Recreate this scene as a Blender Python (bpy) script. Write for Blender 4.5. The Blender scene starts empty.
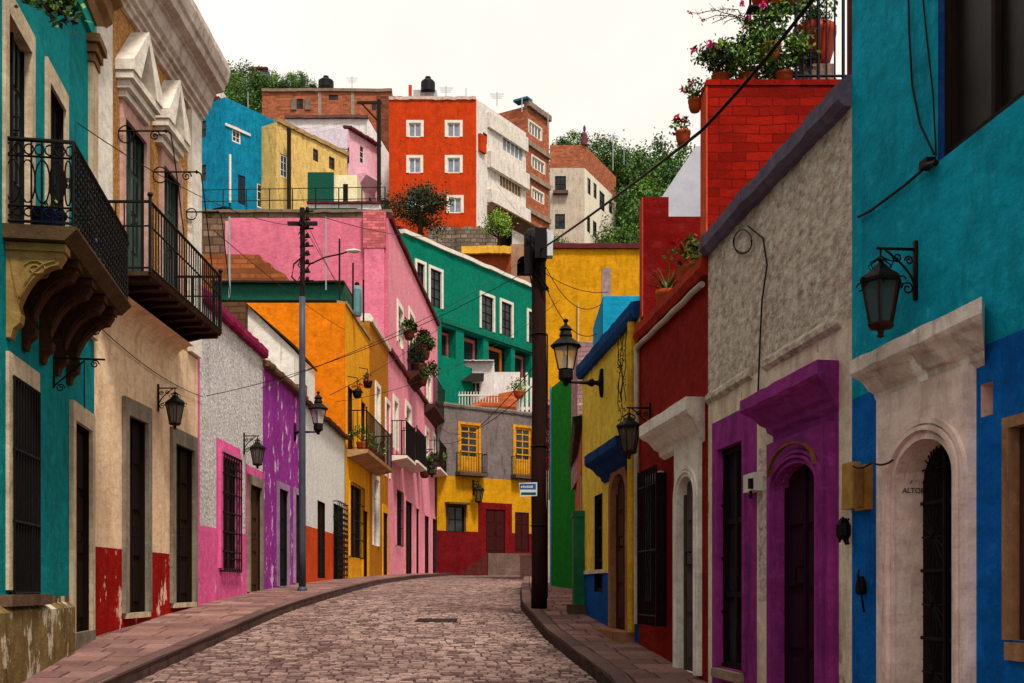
import bpy, bmesh, math, random
from mathutils import Vector, Matrix
RND = random.Random(11)
FL, CX, HZ, EYE = 1100.0, 512.0, 588.0, 1.7
scene = bpy.context.scene
COL = scene.collection
PI = math.pi

# ------------------------------------------------------------------ materials
def lin(c):
    c = c / 255.0
    return c / 12.92 if c <= 0.04045 else ((c + 0.055) / 1.055) ** 2.4
def rgb(h, k=1.0):
    return tuple(min(1, lin(int(h[i:i + 2], 16)) * k) for i in (0, 2, 4)) + (1.0,)
MATS = {}
class NT:
    def __init__(s, name):
        s.m = bpy.data.materials.new(name); s.m.use_nodes = True
        s.t = s.m.node_tree; s.b = s.t.nodes['Principled BSDF']
        s.co = s.t.nodes.new('ShaderNodeTexCoord')
    def n(s, typ, **kw):
        nd = s.t.nodes.new(typ)
        for k, v in kw.items():
            if k.startswith('i_'):
                nd.inputs[k[2:].replace('_', ' ')].default_value = v
            else: setattr(nd, k, v)
        return nd
    def l(s, a, b): s.t.links.new(a, b)
    def mapping(s, sc):
        mp = s.n('ShaderNodeMapping'); s.l(s.co.outputs['Object'], mp.inputs['Vector'])
        mp.inputs['Scale'].default_value = sc; return mp.outputs[0]
    def noise(s, vec, scale, detail=5, rough=.6):
        nd = s.n('ShaderNodeTexNoise'); nd.inputs['Scale'].default_value = scale
        nd.inputs['Detail'].default_value = detail; nd.inputs['Roughness'].default_value = rough
        s.l(vec, nd.inputs['Vector']); return nd.outputs['Fac']
    def ramp(s, fac, a, b, ca=(0, 0, 0, 1), cb=(1, 1, 1, 1)):
        r = s.n('ShaderNodeValToRGB'); e = r.color_ramp.elements
        e[0].position, e[1].position = a, b; e[0].color, e[1].color = ca, cb
        s.l(fac, r.inputs[0]); return r.outputs[0]
    def mix(s, fac, a, b, blend='MIX'):
        m = s.n('ShaderNodeMix', data_type='RGBA', blend_type=blend)
        for sock, v in ((m.inputs[0], fac), (m.inputs[6], a), (m.inputs[7], b)):
            if hasattr(v, 'links'): s.l(v, sock)
            else: sock.default_value = v
        return m.outputs[2]
    def bump(s, h, strength, dist, prev=None):
        b = s.n('ShaderNodeBump'); b.inputs['Strength'].default_value = strength
        b.inputs['Distance'].default_value = dist; s.l(h, b.inputs['Height'])
        if prev is not None: s.l(prev, b.inputs['Normal'])
        return b.outputs[0]
    def done(s, col, rough=.85, nrm=None, metal=0, spec=.3):
        if hasattr(col, 'links'): s.l(col, s.b.inputs['Base Color'])
        else: s.b.inputs['Base Color'].default_value = col
        s.b.inputs['Roughness'].default_value = rough; s.b.inputs['Metallic'].default_value = metal
        s.b.inputs['Specular IOR Level'].default_value = spec
        if nrm is not None: s.l(nrm, s.b.inputs['Normal'])
        return s.m

def plaster(h, var=.35, stain='5a4a3c', st=.35, rough=0, peel=None, pa=.42, fs=1.0, k=1.0):
    """painted render: blotches, vertical runs, optional peeling and rough cast"""
    key = ('pl', h, var, stain, st, rough, peel, pa, fs, k)
    if key in MATS: return MATS[key]
    t = NT('painted_plaster_' + h); c = rgb(h, k)
    o = t.co.outputs['Object']
    dark = tuple(x * (1 - var) for x in c[:3]) + (1,)
    lite = tuple(min(1, x * (1 + var * .55) + .012 * var) for x in c[:3]) + (1,)
    n1 = t.noise(o, 1.3 * fs, 7, .65)
    col = t.mix(t.ramp(n1, .3, .7), dark, lite)
    n2 = t.noise(t.mapping((2.5 * fs, 2.5 * fs, .7 * fs)), 1.6, 6, .7)
    st = min(.9, st * 1.35)
    col = t.mix(t.ramp(n2, .5, .72, (0, 0, 0, 1), (st, st, st, 1)), col, rgb(stain))
    n3 = t.noise(o, 9 * fs, 6, .7)
    col = t.mix(t.ramp(n3, .35, .72, (0, 0, 0, 1), (.42, .42, .42, 1)), col, tuple(x * .55 for x in c[:3]) + (1,))
    n6 = t.noise(t.mapping((.8, .8, .5)), 2.1, 10, .78)
    col = t.mix(t.ramp(n6, .56, .64, (0, 0, 0, 1), (.65, .65, .65, 1)), col, tuple(x * .6 for x in c[:3]) + (1,))
    n7 = t.noise(t.mapping((3, 3, 1.2)), 2.9, 9, .8)
    col = t.mix(t.ramp(n7, .55, .7, (0, 0, 0, 1), (.3, .3, .3, 1)), col, tuple(min(1, x * 1.5 + .02) for x in c[:3]) + (1,))
    nr = t.bump(t.noise(o, 5, 5, .6), .5, .035)
    nr = t.bump(t.noise(o, 40, 4, .7), .35, .008, nr)
    if rough:
        v = t.n('ShaderNodeTexVoronoi'); v.inputs['Scale'].default_value = 40 if rough == 1 else 24
        wv = t.mix(.06, o, t.n('ShaderNodeTexNoise', i_Scale=9.0).outputs['Color'])
        t.l(wv, v.inputs['Vector'])
        col = t.mix(t.ramp(v.outputs['Distance'], .25, .75, (0, 0, 0, 1), (.25, .25, .25, 1)), col, tuple(x * .5 for x in c[:3]) + (1,))
        nn = t.noise(t.mapping((.5, .5, 1)), 20 if rough > 1 else 30, 8, .8)
        nr = t.bump(nn, .8, .03 * rough, nr)
        nr = t.bump(v.outputs['Distance'], -.8 if rough > 1 else -.6, .03 * rough, nr)
        col = t.mix(t.ramp(nn, .38, .47, (.95, .95, .95, 1), (0, 0, 0, 1)), col, tuple(x * .3 for x in c[:3]) + (1,))  # shade in the rough-cast pits painted into the colour
    if rough: col = t.mix(t.ramp(nn, .5, .6, (0, 0, 0, 1), (.8, .8, .8, 1)), col, tuple(min(1, x * 1.35 + .05) for x in c[:3]) + (1,))  # highlights on the rough-cast grains painted in as well
    g8 = t.noise(t.mapping((.45, .45, 1)), 11, 8, .8)
    col = t.mix(t.ramp(g8, .36, .5, (.55, .55, .55, 1), (0, 0, 0, 1)), col, tuple(x * .5 for x in c[:3]) + (1,))
    col = t.mix(t.ramp(g8, .54, .66, (0, 0, 0, 1), (.4, .4, .4, 1)), col, tuple(min(1, x * 1.3 + .03) for x in c[:3]) + (1,))
    n9 = t.noise(t.mapping((2.6, 2.6, .16)), 2.2, 6, .7)
    n10 = t.noise(o, .8, 3, .5)
    m9 = t.mix(1.0, t.ramp(n9, .6, .7), t.ramp(n10, .42, .58), 'MULTIPLY')
    m9 = t.mix(1.0, m9, (.72, .72, .72, 1), 'MULTIPLY')
    col = t.mix(m9, col, tuple(x * .35 + .01 for x in c[:3]) + (1,))
    if peel:
        n4 = t.noise(t.mapping((1.2, 1.2, .7)), 2.3, 9, .72)
        f = t.ramp(n4, 1 - pa, 1 - pa + .025)
        col = t.mix(f, col, rgb(peel))
        nr = t.bump(f, -.6, .015, nr)
    MATS[key] = t.done(col, .92, nr, spec=.05)
    return MATS[key]

def brick(h, mortar, bw=.28, bh=.085, var=.45, bumpd=.03, mo=.02, k=1):
    key = ('br', h, mortar, bw, bh)
    if key in MATS: return MATS[key]
    t = NT('brickwork_' + h)
    sp = t.n('ShaderNodeSeparateXYZ'); t.l(t.co.outputs['Object'], sp.inputs[0])
    ad = t.n('ShaderNodeMath', operation='ADD'); t.l(sp.outputs[0], ad.inputs[0]); t.l(sp.outputs[1], ad.inputs[1])
    cb = t.n('ShaderNodeCombineXYZ'); t.l(ad.outputs[0], cb.inputs[0]); t.l(sp.outputs[2], cb.inputs[1])
    nz = t.n('ShaderNodeTexNoise', i_Scale=3.0); t.l(t.co.outputs['Object'], nz.inputs['Vector'])
    vec = t.mix(.06, cb.outputs[0], nz.outputs['Color'])
    b = t.n('ShaderNodeTexBrick'); t.l(vec, b.inputs['Vector'])
    b.inputs['Scale'].default_value = 1; b.inputs['Brick Width'].default_value = bw; b.inputs['Row Height'].default_value = bh
    b.inputs['Mortar Size'].default_value = mo * bh * 6; b.inputs['Mortar Smooth'].default_value = .3
    c = rgb(h, k)
    b.inputs['Color1'].default_value = tuple(x * (1 - var) for x in c[:3]) + (1,)
    b.inputs['Color2'].default_value = tuple(min(1, x * (1 + var * .5)) for x in c[:3]) + (1,)
    b.inputs['Mortar'].default_value = rgb(mortar, k)
    o = t.co.outputs['Object']
    col = t.mix(t.ramp(t.noise(o, 2.1, 9, .75), .42, .66, (0, 0, 0, 1), (.7, .7, .7, 1)), b.outputs['Color'], tuple(x * .4 for x in c[:3]) + (1,))
    nr = t.bump(b.outputs['Fac'], -.9, bumpd)
    nr = t.bump(t.noise(o, 20, 5, .7), .5, .02, nr)
    MATS[key] = t.done(col, .92, nr, spec=.05)
    return MATS[key]

def simple(name, h, rough=.6, metal=0, var=.3, sc=6, bumpd=.004, spec=.12, k=1.0, stretch=None):
    key = ('s', name, h)
    if key in MATS: return MATS[key]
    t = NT(name); c = rgb(h, k); o = t.mapping(stretch) if stretch else t.co.outputs['Object']
    col = t.mix(t.ramp(t.noise(o, sc, 6, .65), .3, .72), tuple(x * (1 - var) for x in c[:3]) + (1,), tuple(min(1, x * (1 + var * .5)) for x in c[:3]) + (1,))
    nr = t.bump(t.noise(o, sc * 5, 4, .65), .4, bumpd)
    MATS[key] = t.done(col, rough, nr, metal, spec)
    return MATS[key]
def stone(h, k=1): return plaster(h, .4, '4a3b30', .6, 0, None, k=k)
def wood(h): return simple('weathered_wood', h, .75, 0, .5, 5, .01, .08, stretch=(9, 9, .8))
IRON = simple('wrought_iron', '15110f', .6, 0, .5, 14)
RUST = simple('rusty_iron', '3a2016', .75, .1, .5, 14)
TERRA = simple('terracotta', 'a84a22', .8, 0, .3, 8)
def glassm():
    t = NT('window_glass'); o = t.co.outputs['Object']
    col = t.mix(t.ramp(t.noise(o, 1.3, 2), .4, .6), rgb('15181a'), rgb('2c3437'))
    return t.done(col, .22, None, 0, .25)
GLASS = glassm()
CURTAIN = simple('curtained_pane', '8c96ac', .4, 0, .35, 2, k=.8)
def lampglass():
    t = NT('lantern_glass')
    t.b.inputs['Base Color'].default_value = (.75, .7, .62, 1); t.b.inputs['Roughness'].default_value = .08
    t.b.inputs['Alpha'].default_value = .42
    return t.m
LGLASS = lampglass()
DGLASS = lampglass(); DGLASS.name = 'smoked_lantern_glass'; _b = DGLASS.node_tree.nodes['Principled BSDF']; _b.inputs['Base Color'].default_value = (.06, .055, .05, 1); _b.inputs['Alpha'].default_value = .72
def foliage(name, a, b):
    key = ('f', name)
    if key in MATS: return MATS[key]
    t = NT(name); o = t.co.outputs['Object']
    col = t.mix(t.ramp(t.noise(o, 3.3, 3), .35, .65), rgb(a), rgb(b))
    t.b.inputs['Transmission Weight'].default_value = 0
    MATS[key] = t.done(col, .6, None, 0, .3); return MATS[key]
LEAF = foliage('green_leaves', '35591a', '6f9430')
LEAFD = foliage('dark_leaves', '14240e', '2a3f18')
LEAFL = foliage('bright_leaves', '6f9226', 'a6bd48')
FAR1 = foliage('hill_leaves', '1f3c12', '3a5e1c')
FAR2 = foliage('hill_leaves_bright', '3f6a1e', '6a8c30')
BARK = wood('3a2a1e')
PETR = simple('red_petals', 'c2101c', .6, 0, .2); PETP = simple('pink_petals', 'd83a86', .6, 0, .2)
WHITE = simple('white_paint', 'd8d2c6', .7, 0, .25, 4)

# ------------------------------------------------------------------ mesh helpers
ORG = {}
class Frame:
    def __init__(s, a, t, side=1, z=0.0):
        s.a = Vector((a[0], a[1])); s.t = Vector(t).normalized()
        s.n = Vector((s.t.y, -s.t.x)) * side; s.z = z
    def P(s, u, o, z):
        p = s.a + s.t * u + s.n * o
        return Vector((p.x, p.y, z + s.z))
class Facade(Frame):
    def __init__(s, a, b, side=1):
        Frame.__init__(s, a, (b[0] - a[0], b[1] - a[1]), side)
        s.L = (Vector(b) - Vector(a)).length
    def U(s, px, o=0.0):
        k = (px - CX) / FL; a = s.a + s.n * o
        return (k * a.y - a.x) / (s.t.x - k * s.t.y)
    def D(s, px, o=0.0):
        return (s.a + s.n * o + s.t * s.U(px, o)).y
    def Z(s, px, py, o=0.0):
        return EYE + (HZ - py) * s.D(px, o) / FL
    def op(s, px0, px1, yt, yb, at=None):
        at = px0 if at is None else at
        u0, u1 = sorted((s.U(px0), s.U(px1)))
        return (u0, u1, s.Z(at, yb), s.Z(at, yt))
def W(px, py, d):
    return Vector(((px - CX) * d / FL, d, EYE + (HZ - py) * d / FL))
WF = Frame((0, 0), (1, 0), -1)        # world frame: u=x, o=+y

class MB:
    def __init__(s): s.v = []; s.f = []; s.m = []; s.tint = None
    def face(s, pts, mi=0):
        i = len(s.v); s.v += [Vector(p) for p in pts]; s.f.append(tuple(range(i, i + len(pts)))); s.m.append(mi)
    def hexa(s, c, mi=0):      # 8 corners: bottom 4 ccw, top 4 ccw
        i = len(s.v); s.v += [Vector(p) for p in c]
        for q in ((3, 2, 1, 0), (4, 5, 6, 7), (0, 1, 5, 4), (1, 2, 6, 5), (2, 3, 7, 6), (3, 0, 4, 7)):
            s.f.append(tuple(i + k for k in q)); s.m.append(mi)
    def box(s, fr, u0, u1, o0, o1, z0, z1, mi=0):
        P = fr.P
        s.hexa([P(u0, o0, z0), P(u1, o0, z0), P(u1, o1, z0), P(u0, o1, z0), P(u0, o0, z1), P(u1, o0, z1), P(u1, o1, z1), P(u0, o1, z1)], mi)
    def prism(s, fr, poly, o0, o1, mi=0):   # poly of (u,z)
        n = len(poly); A = [fr.P(u, o0, z) for u, z in poly]; B = [fr.P(u, o1, z) for u, z in poly]
        s.face(A[::-1], mi); s.face(B, mi)
        for k in range(n):
            s.face([A[k], A[(k + 1) % n], B[(k + 1) % n], B[k]], mi)
    def profile(s, fr, prof, u0, u1, mi=0, wob=0, seg=1):     # prof of (o,z), swept along u
        n = len(prof)
        us = [u0 + (u1 - u0) * k / seg for k in range(seg + 1)]
        rows = []
        for k, u in enumerate(us):
            dz = RND.uniform(-wob, wob) if 0 < k < seg else 0; do = RND.uniform(-wob, wob) if wob else 0
            rows.append([fr.P(u, o + do, z + dz) for o, z in prof])
        s.face(rows[0][::-1], mi); s.face(rows[-1], mi)
        for a, b in zip(rows, rows[1:]):
            for k in range(n): s.face([a[k], a[(k + 1) % n], b[(k + 1) % n], b[k]], mi)
    def tube(s, pts, r, n=6, mi=0, r2=None, caps=True):
        pts = [Vector(p) for p in pts]; rings = []
        for k, p in enumerate(pts):
            t = (pts[min(k + 1, len(pts) - 1)] - pts[max(k - 1, 0)])
            if t.length < 1e-7: t = Vector((0, 0, 1))
            t.normalize(); up = Vector((0, 0, 1)) if abs(t.z) < .9 else Vector((1, 0, 0))
            x = t.cross(up).normalized(); y = t.cross(x)
            rr = r if r2 is None else r + (r2 - r) * k / (len(pts) - 1)
            if isinstance(r, (list, tuple)): rr = r[k]
            i = len(s.v)
            s.v += [p + x * (rr * math.cos(2 * PI * j / n)) + y * (rr * math.sin(2 * PI * j / n)) for j in range(n)]
            rings.append(i)
        for a, b in zip(rings, rings[1:]):
            for j in range(n):
                s.f.append((a + j, a + (j + 1) % n, b + (j + 1) % n, b + j)); s.m.append(mi)
        if caps:
            s.f.append(tuple(rings[0] + j for j in range(n))[::-1]); s.m.append(mi)
            s.f.append(tuple(rings[-1] + j for j in range(n))); s.m.append(mi)
    def lathe(s, c, prof, n=14, mi=0, sq=False, rot=0):
        c = Vector(c); rings = []
        for r, z in prof:
            i = len(s.v)
            for j in range(n):
                a = 2 * PI * (j + (.5 if sq else 0)) / n + rot
                s.v.append(c + Vector((r * math.cos(a), r * math.sin(a), z)))
            rings.append(i)
        for a, b in zip(rings, rings[1:]):
            for j in range(n):
                s.f.append((a + j, a + (j + 1) % n, b + (j + 1) % n, b + j)); s.m.append(mi)
        s.f.append(tuple(rings[0] + j for j in range(n))[::-1]); s.m.append(mi)
        s.f.append(tuple(rings[-1] + j for j in range(n))); s.m.append(mi)
    def band(s, fr, inner, outer, o0, o1, mi=0):
        for k in range(len(inner) - 1):
            a, b, c, d = inner[k], inner[k + 1], outer[k + 1], outer[k]
            P = lambda q, o: fr.P(q[0], o, q[1])
            s.face([P(a, o1), P(b, o1), P(c, o1), P(d, o1)], mi)
            s.face([P(a, o0), P(b, o0), P(b, o1), P(a, o1)], mi)
            s.face([P(d, o1), P(c, o1), P(c, o0), P(d, o0)], mi)
        for k in (0, -1):
            a, d = inner[k], outer[k]
            s.face([fr.P(a[0], o0, a[1]), fr.P(a[0], o1, a[1]), fr.P(d[0], o1, d[1]), fr.P(d[0], o0, d[1])], mi)
    def leaf(s, p, size, mi=0, rn=RND):
        a = Vector((rn.gauss(0, 1), rn.gauss(0, 1), rn.gauss(0, 1))).normalized()
        b = a.cross(Vector((rn.gauss(0, 1), rn.gauss(0, 1), rn.gauss(0, 1)))).normalized()
        s.face([p - a * size * .5, p + b * size * .28, p + a * size * .5, p - b * size * .28], mi)
    def blob(s, c, rad, n, size, mis=(0,), clumps=12, rn=RND, spread=.38):
        c = Vector(c); cs = []
        for _ in range(clumps):
            v = Vector((rn.gauss(0, 1), rn.gauss(0, 1), rn.gauss(0, 1))).normalized() * rn.uniform(.35, .95)
            cs.append((Vector((v.x * rad[0], v.y * rad[1], v.z * rad[2])), rn.choice(mis), rn.uniform(.6, 1.2)))
        for _ in range(n):
            q, mi, k = rn.choice(cs)
            g = Vector((rn.gauss(0, 1) * rad[0], rn.gauss(0, 1) * rad[1], rn.gauss(0, 1) * rad[2])) * spread * k * .6
            s.leaf(c + q + g, size * rn.uniform(.6, 1.3), mi if rn.random() < .8 else rn.choice(mis), rn)
    def build(s, name, mats, parent=None, smooth=False, org=None):
        if not isinstance(mats, (list, tuple)): mats = [mats]
        if org is None: org = ORG.get(parent.name, Vector((0, 0, 0))) if parent else Vector((0, 0, 0))
        me = bpy.data.meshes.new(name)
        me.from_pydata([tuple(v - org) for v in s.v], [], s.f)
        for m in mats: me.materials.append(m)
        me.polygons.foreach_set('material_index', s.m)
        if smooth: me.polygons.foreach_set('use_smooth', [True] * len(s.f))
        if s.tint:
            at = me.color_attributes.new('tint', 'FLOAT_COLOR', 'CORNER'); k = 0
            data = []
            for f, c in zip(s.f, s.tint): data += list(c) * len(f)
            at.data.foreach_set('color', data)
        me.update()
        o = bpy.data.objects.new(name, me); COL.objects.link(o)
        if parent: o.parent = parent; ORG[o.name] = org
        elif org.length: o.location = org
        return o

def tag(o, label, cat, group=None):
    o['label'] = label; o['category'] = cat
    if group: o['group'] = group
    return o
def thing(name, label, cat, loc, group=None, rz=0):
    o = bpy.data.objects.new(name, None); COL.objects.link(o); o.location = loc; o.rotation_euler = (0, 0, rz)
    o.empty_display_size = .2; ORG[o.name] = Vector(loc)
    return tag(o, label, cat, group)
def copy_tree(o, parent=None):
    c = o.copy(); COL.objects.link(c)
    if parent: c.parent = parent
    for ch in [x for x in o.children]: copy_tree(ch, c)
    return c
def structure(o): o['kind'] = 'structure'; return o

# ------------------------------------------------------------------ ground profile
ZP = [(-80, -6.2), (0, 0.0), (9.6, .74), (12.8, .985), (17.2, 1.31), (21.7, 1.54), (26, 1.69), (31, 1.83), (40, 2.04), (50, 2.24), (62, 2.42), (90, 2.8)]
def interp(T, x):
    if x <= T[0][0]: return T[0][1]
    for (a, b), (c, d) in zip(T, T[1:]):
        if x <= c: return b + (d - b) * (x - a) / (c - a)
    return T[-1][1]
def zr(y): return (interp(ZP, y) + interp(ZP, y - 1.2) + interp(ZP, y + 1.2)) / 3
KL = [(-20, -3.5), (10, -3.6), (17, -3.57), (22, -3.45), (30, -3.6), (40, -3.5), (52, -3.1), (62, -3.0)]
KR = [(-20, 1.0), (5, 1.0), (10, .89), (13.8, .43), (18, .16), (24, .2), (35, .38), (45, .5), (54, .5), (62, .6)]
def kl(y): return interp(KL, y)
def kr(y): return interp(KR, y)
CAP = .1
# ------------------------------------------------------------------ house building
def arc(u0, u1, zs, zt, n=10):
    m, a = (u0 + u1) / 2, (u1 - u0) / 2
    return [(m - a * math.cos(PI * k / n), zs + (zt - zs) * math.sin(PI * k / n)) for k in range(n + 1)]
class House:
    def __init__(s, name, label, fac, u0, u1, z0, z1, depth, mats, zones=((-99, 0),), cat='house', group=None, u_off=0):
        s.fr = fac; s.u0, s.u1, s.z0, s.z1, s.depth = u0, u1, z0, z1, depth
        s.mats = list(mats); s.zones = zones; s.holes = []
        p = fac.P((u0 + u1) / 2, 0, z0)
        s.root = thing(name, label, cat, (p.x, p.y, max(z0, zr(p.y)) if z0 < zr(p.y) + 1 else z0), group)
        s.rects = []
    def mi(s, m):
        if m not in s.mats: s.mats.append(m)
        return s.mats.index(m)
    def hole(s, o, rev=None, depth=.22, arch=0):
        if depth < .5: depth = min(depth, CAP)
        if CAP < .12 and rev in (CREAMSTONE, GREYSTONE, PINKSTONE): rev = DARKW  # stone reveals become near-black wood, painting shade into the openings
        s.holes.append((o, s.mi(rev) if rev else 0, depth, arch)); return o
    def build(s, top=None, name='wall'):
        P = s.fr.P; mb = MB()
        us = {s.u0, s.u1}; zs = {s.z0, s.z1}
        for (a, b, c, d), *_ in s.holes: us |= {a, b}; zs |= {c, d}
        for z, _ in s.zones:
            if s.z0 < z < s.z1: zs.add(z)
        for (a, b, c, d, m) in s.rects: us |= {a, b}; zs |= {c, d}
        us = sorted(u for u in us if s.u0 <= u <= s.u1); zs = sorted(z for z in zs if s.z0 <= z <= s.z1)
        for ua, ub in zip(us, us[1:]):
            if ub - ua < 1e-5: continue
            for za, zb in zip(zs, zs[1:]):
                if zb - za < 1e-5: continue
                um, zm = (ua + ub) / 2, (za + zb) / 2
                if any(a < um < b and c < zm < d for (a, b, c, d), *_ in s.holes): continue
                m = 0
                for z, i in s.zones:
                    if zm > z: m = i
                for (a, b, c, d, i) in s.rects:
                    if a < um < b and c < zm < d: m = i
                mb.face([P(ua, 0, za), P(ub, 0, za), P(ub, 0, zb), P(ua, 0, zb)], m)
        for (a, b, c, d), m, dp, ar in s.holes:
            if ar:
                A = arc(a, b, d - ar, d)
                h = len(A) // 2
                mid = 0
                for z, i in s.zones:
                    if d > z: mid = i
                mb.face([P(a, 0, d)] + [P(u, 0, z) for u, z in A[h::-1]], mid)
                mb.face([P(b, 0, d)] + [P(u, 0, z) for u, z in A[h:]], mid)
                path = [(a, c)] + A + [(b, c)]
            else: path = [(a, c), (a, d), (b, d), (b, c)]
            for p, q in zip(path, path[1:] + path[:1]):
                mb.face([P(p[0], 0, p[1]), P(q[0], 0, q[1]), P(q[0], -dp, q[1]), P(p[0], -dp, p[1])], m)
        D = s.depth; m = s.zones[-1][1] if len(s.zones) > 1 else 0
        a, b, z0, z1 = s.u0, s.u1, s.z0, s.z1
        mb.face([P(a, 0, z0), P(a, 0, z1), P(a, -D, z1), P(a, -D, z0)], m)
        mb.face([P(b, 0, z0), P(b, 0, z1), P(b, -D, z1), P(b, -D, z0)], m)
        mb.face([P(a, -D, z0), P(b, -D, z0), P(b, -D, z1), P(a, -D, z1)], m)
        s.wall = mb.build(name, s.mats, s.root)
        rf = MB(); rf.box(s.fr, a + .02, b - .02, -D + .02, -.04, z1 - .2, z1 - .06)
        rf.build('roof', stone('7a6a5c'), s.root)
        return s
def surround(h, o, w, proj, mat, arch=0, name='door_surround', outer_rect=True, wt=None, lb=None, steps=1, w2=None):
    u0, u1, z0, z1 = o; mb = MB(); wt = w if wt is None else wt
    z0 = z0 if lb is None else lb
    for k in range(steps):
        ww = w * (1 - k / steps * .55); wf = ww if w2 is None else w2; wwt = wt * (1 - k / steps * .55); pp = proj * (k + 1) / steps
        o0 = 0 if k == 0 else proj * k / steps - .002
        if arch:
            A = arc(u0, u1, z1 - arch, z1, 12)
            inner = [(u0, z0)] + A + [(u1, z0)]
            if outer_rect and k == 0:
                B = []
                for i, (u, z) in enumerate(A):
                    if i <= 2: B.append((u0 - ww, z if i < 2 else z1 + wwt))
                    elif i >= 10: B.append((u1 + wf, z if i > 10 else z1 + wwt))
                    else: B.append((u0 - ww + (u1 - u0 + ww + wf) * (i - 2) / 8, z1 + wwt))
            else: B = arc(u0 - ww, u1 + wf, z1 - arch, z1 + wwt, 12)
            outer = [(u0 - ww, z0)] + B + [(u1 + wf, z0)]
        else:
            inner = [(u0, z0), (u0, z1), (u1, z1), (u1, z0)]
            outer = [(u0 - ww, z0), (u0 - ww, z1 + wwt), (u1 + wf, z1 + wwt), (u1 + wf, z0)]
        mb.band(h.fr, inner, outer, o0, pp)
    return mb.build(name, mat, h.root)
CAP = .1
def door(h, o, mat, dep=.2, rows=3, cols=2, handle=True, glass=False, name='door', arch=0):
    dep = min(dep, CAP - .03); u0, u1, z0, z1 = o; fr = h.fr; mb = MB()
    mb.box(fr, u0, u1, -dep - .06, -dep, z0, z1)
    gp = MB()
    for c in range(cols):
        cw = (u1 - u0) / cols
        for r in range(rows):
            rh = (z1 - z0 - .1) / rows
            a, b = u0 + c * cw + cw * .14, u0 + (c + 1) * cw - cw * .14
            lo, hi = z0 + .1 + r * rh + rh * .07, z0 + .1 + (r + 1) * rh - rh * .07
            if glass and r > 0:
                gp.box(fr, a, b, -dep - .001, -dep + .006, lo, hi)
                mb.box(fr, (a + b) / 2 - .012, (a + b) / 2 + .012, -dep + .008, -dep + .02, lo, hi)
            else:
                mb.box(fr, a, b, -dep - .001, -dep + .018, lo, hi)
        mb.box(fr, u0 + c * cw - .012, u0 + c * cw + .012, -dep - .001, -dep + .03, z0, z1)
    mb.box(fr, u1 - .012, u1 + .0, -dep - .001, -dep + .03, z0, z1)
    d = mb.build(name, mat, h.root)
    if glass: gp.build('pane', GLASS, d)
    if handle:
        k = MB(); m = (u0 + u1) / 2 + .05
        k.tube([fr.P(m, -dep + .0, z0 + 1.0), fr.P(m, -dep + .07, z0 + 1.0), fr.P(m, -dep + .07, z0 + 1.12), fr.P(m, -dep + .0, z0 + 1.12)], .011, 5)
        k.build('handle', IRON, d)
    return d
def window(h, o, mat, dep=.16, nu=2, nz=3, fw=.05, name='window', bar=.022, gl=None):
    dep = min(dep, CAP - .03); u0, u1, z0, z1 = o; fr = h.fr; mb = MB()
    B = lambda a, b, c, d, t=0: mb.box(fr, a, b, -dep - .03 - t, -dep + .02 + t * 0, c, d)
    B(u0, u0 + fw, z0, z1); B(u1 - fw, u1, z0, z1); B(u0 + fw, u1 - fw, z0, z0 + fw); B(u0 + fw, u1 - fw, z1 - fw, z1)
    for k in range(1, nu):
        u = u0 + (u1 - u0) * k / nu; mb.box(fr, u - bar, u + bar, -dep - .02, -dep + .012, z0 + fw, z1 - fw)
    for k in range(1, nz):
        z = z0 + (z1 - z0) * k / nz; mb.box(fr, u0 + fw, u1 - fw, -dep - .02, -dep + .008, z - bar, z + bar)
    w = mb.build(name, mat, h.root)
    g = MB(); g.box(fr, u0, u1, -dep - .045, -dep - .024, z0, z1); g.build('pane', gl or GLASS, w)
    return w
def grille(h, o, proj=.12, nb=8, nh=4, curl=True, name='window_grille', r=.012, mat=None):
    u0, u1, z0, z1 = o; fr = h.fr; mb = MB()
    for k in range(nb + 1):
        u = u0 + (u1 - u0) * k / nb
        mb.tube([fr.P(u, proj, z0), fr.P(u, proj, z1)], r, 5)
    for k in range(nh + 1):
        z = z0 + (z1 - z0) * k / nh
        mb.tube([fr.P(u0, -.02, z), fr.P(u0, proj, z), fr.P(u1, proj, z), fr.P(u1, -.02, z)], r * 1.2, 4)
    if curl:
        for k in range(nb):
            c = u0 + (u1 - u0) * (k + .5) / nb; rr = (u1 - u0) / nb * .45
            for zc in ([z0 + .12, z1 - .12] if curl is True else [z0 + (z1 - z0) * j / 14 for j in range(1, 14)]):
                mb.tube([fr.P(c + rr * math.cos(a * PI / 4), proj, zc + rr * 1.4 * math.sin(a * PI / 4)) for a in range(9)], r * .6, 4, caps=False)
    return mb.build(name, mat or IRON, h.root)
def coping(h, prof, mat, u0=None, u1=None, name='coping', wob=.008, seg=24):
    wob = max(wob, min(.035, h.root.location.y * .0004)) if h.root.location.y > 40 else wob
    mb = MB(); mb.profile(h.fr, prof, h.u0 if u0 is None else u0, h.u1 if u1 is None else u1, 0, wob, seg)
    return mb.build(name, mat, h.root)
def box_part(h, name, o, o0, o1, mat, parent=None):
    mb = MB(); mb.box(h.fr, o[0], o[1], o0, o1, o[2], o[3]); return mb.build(name, mat, parent or h.root)
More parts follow.
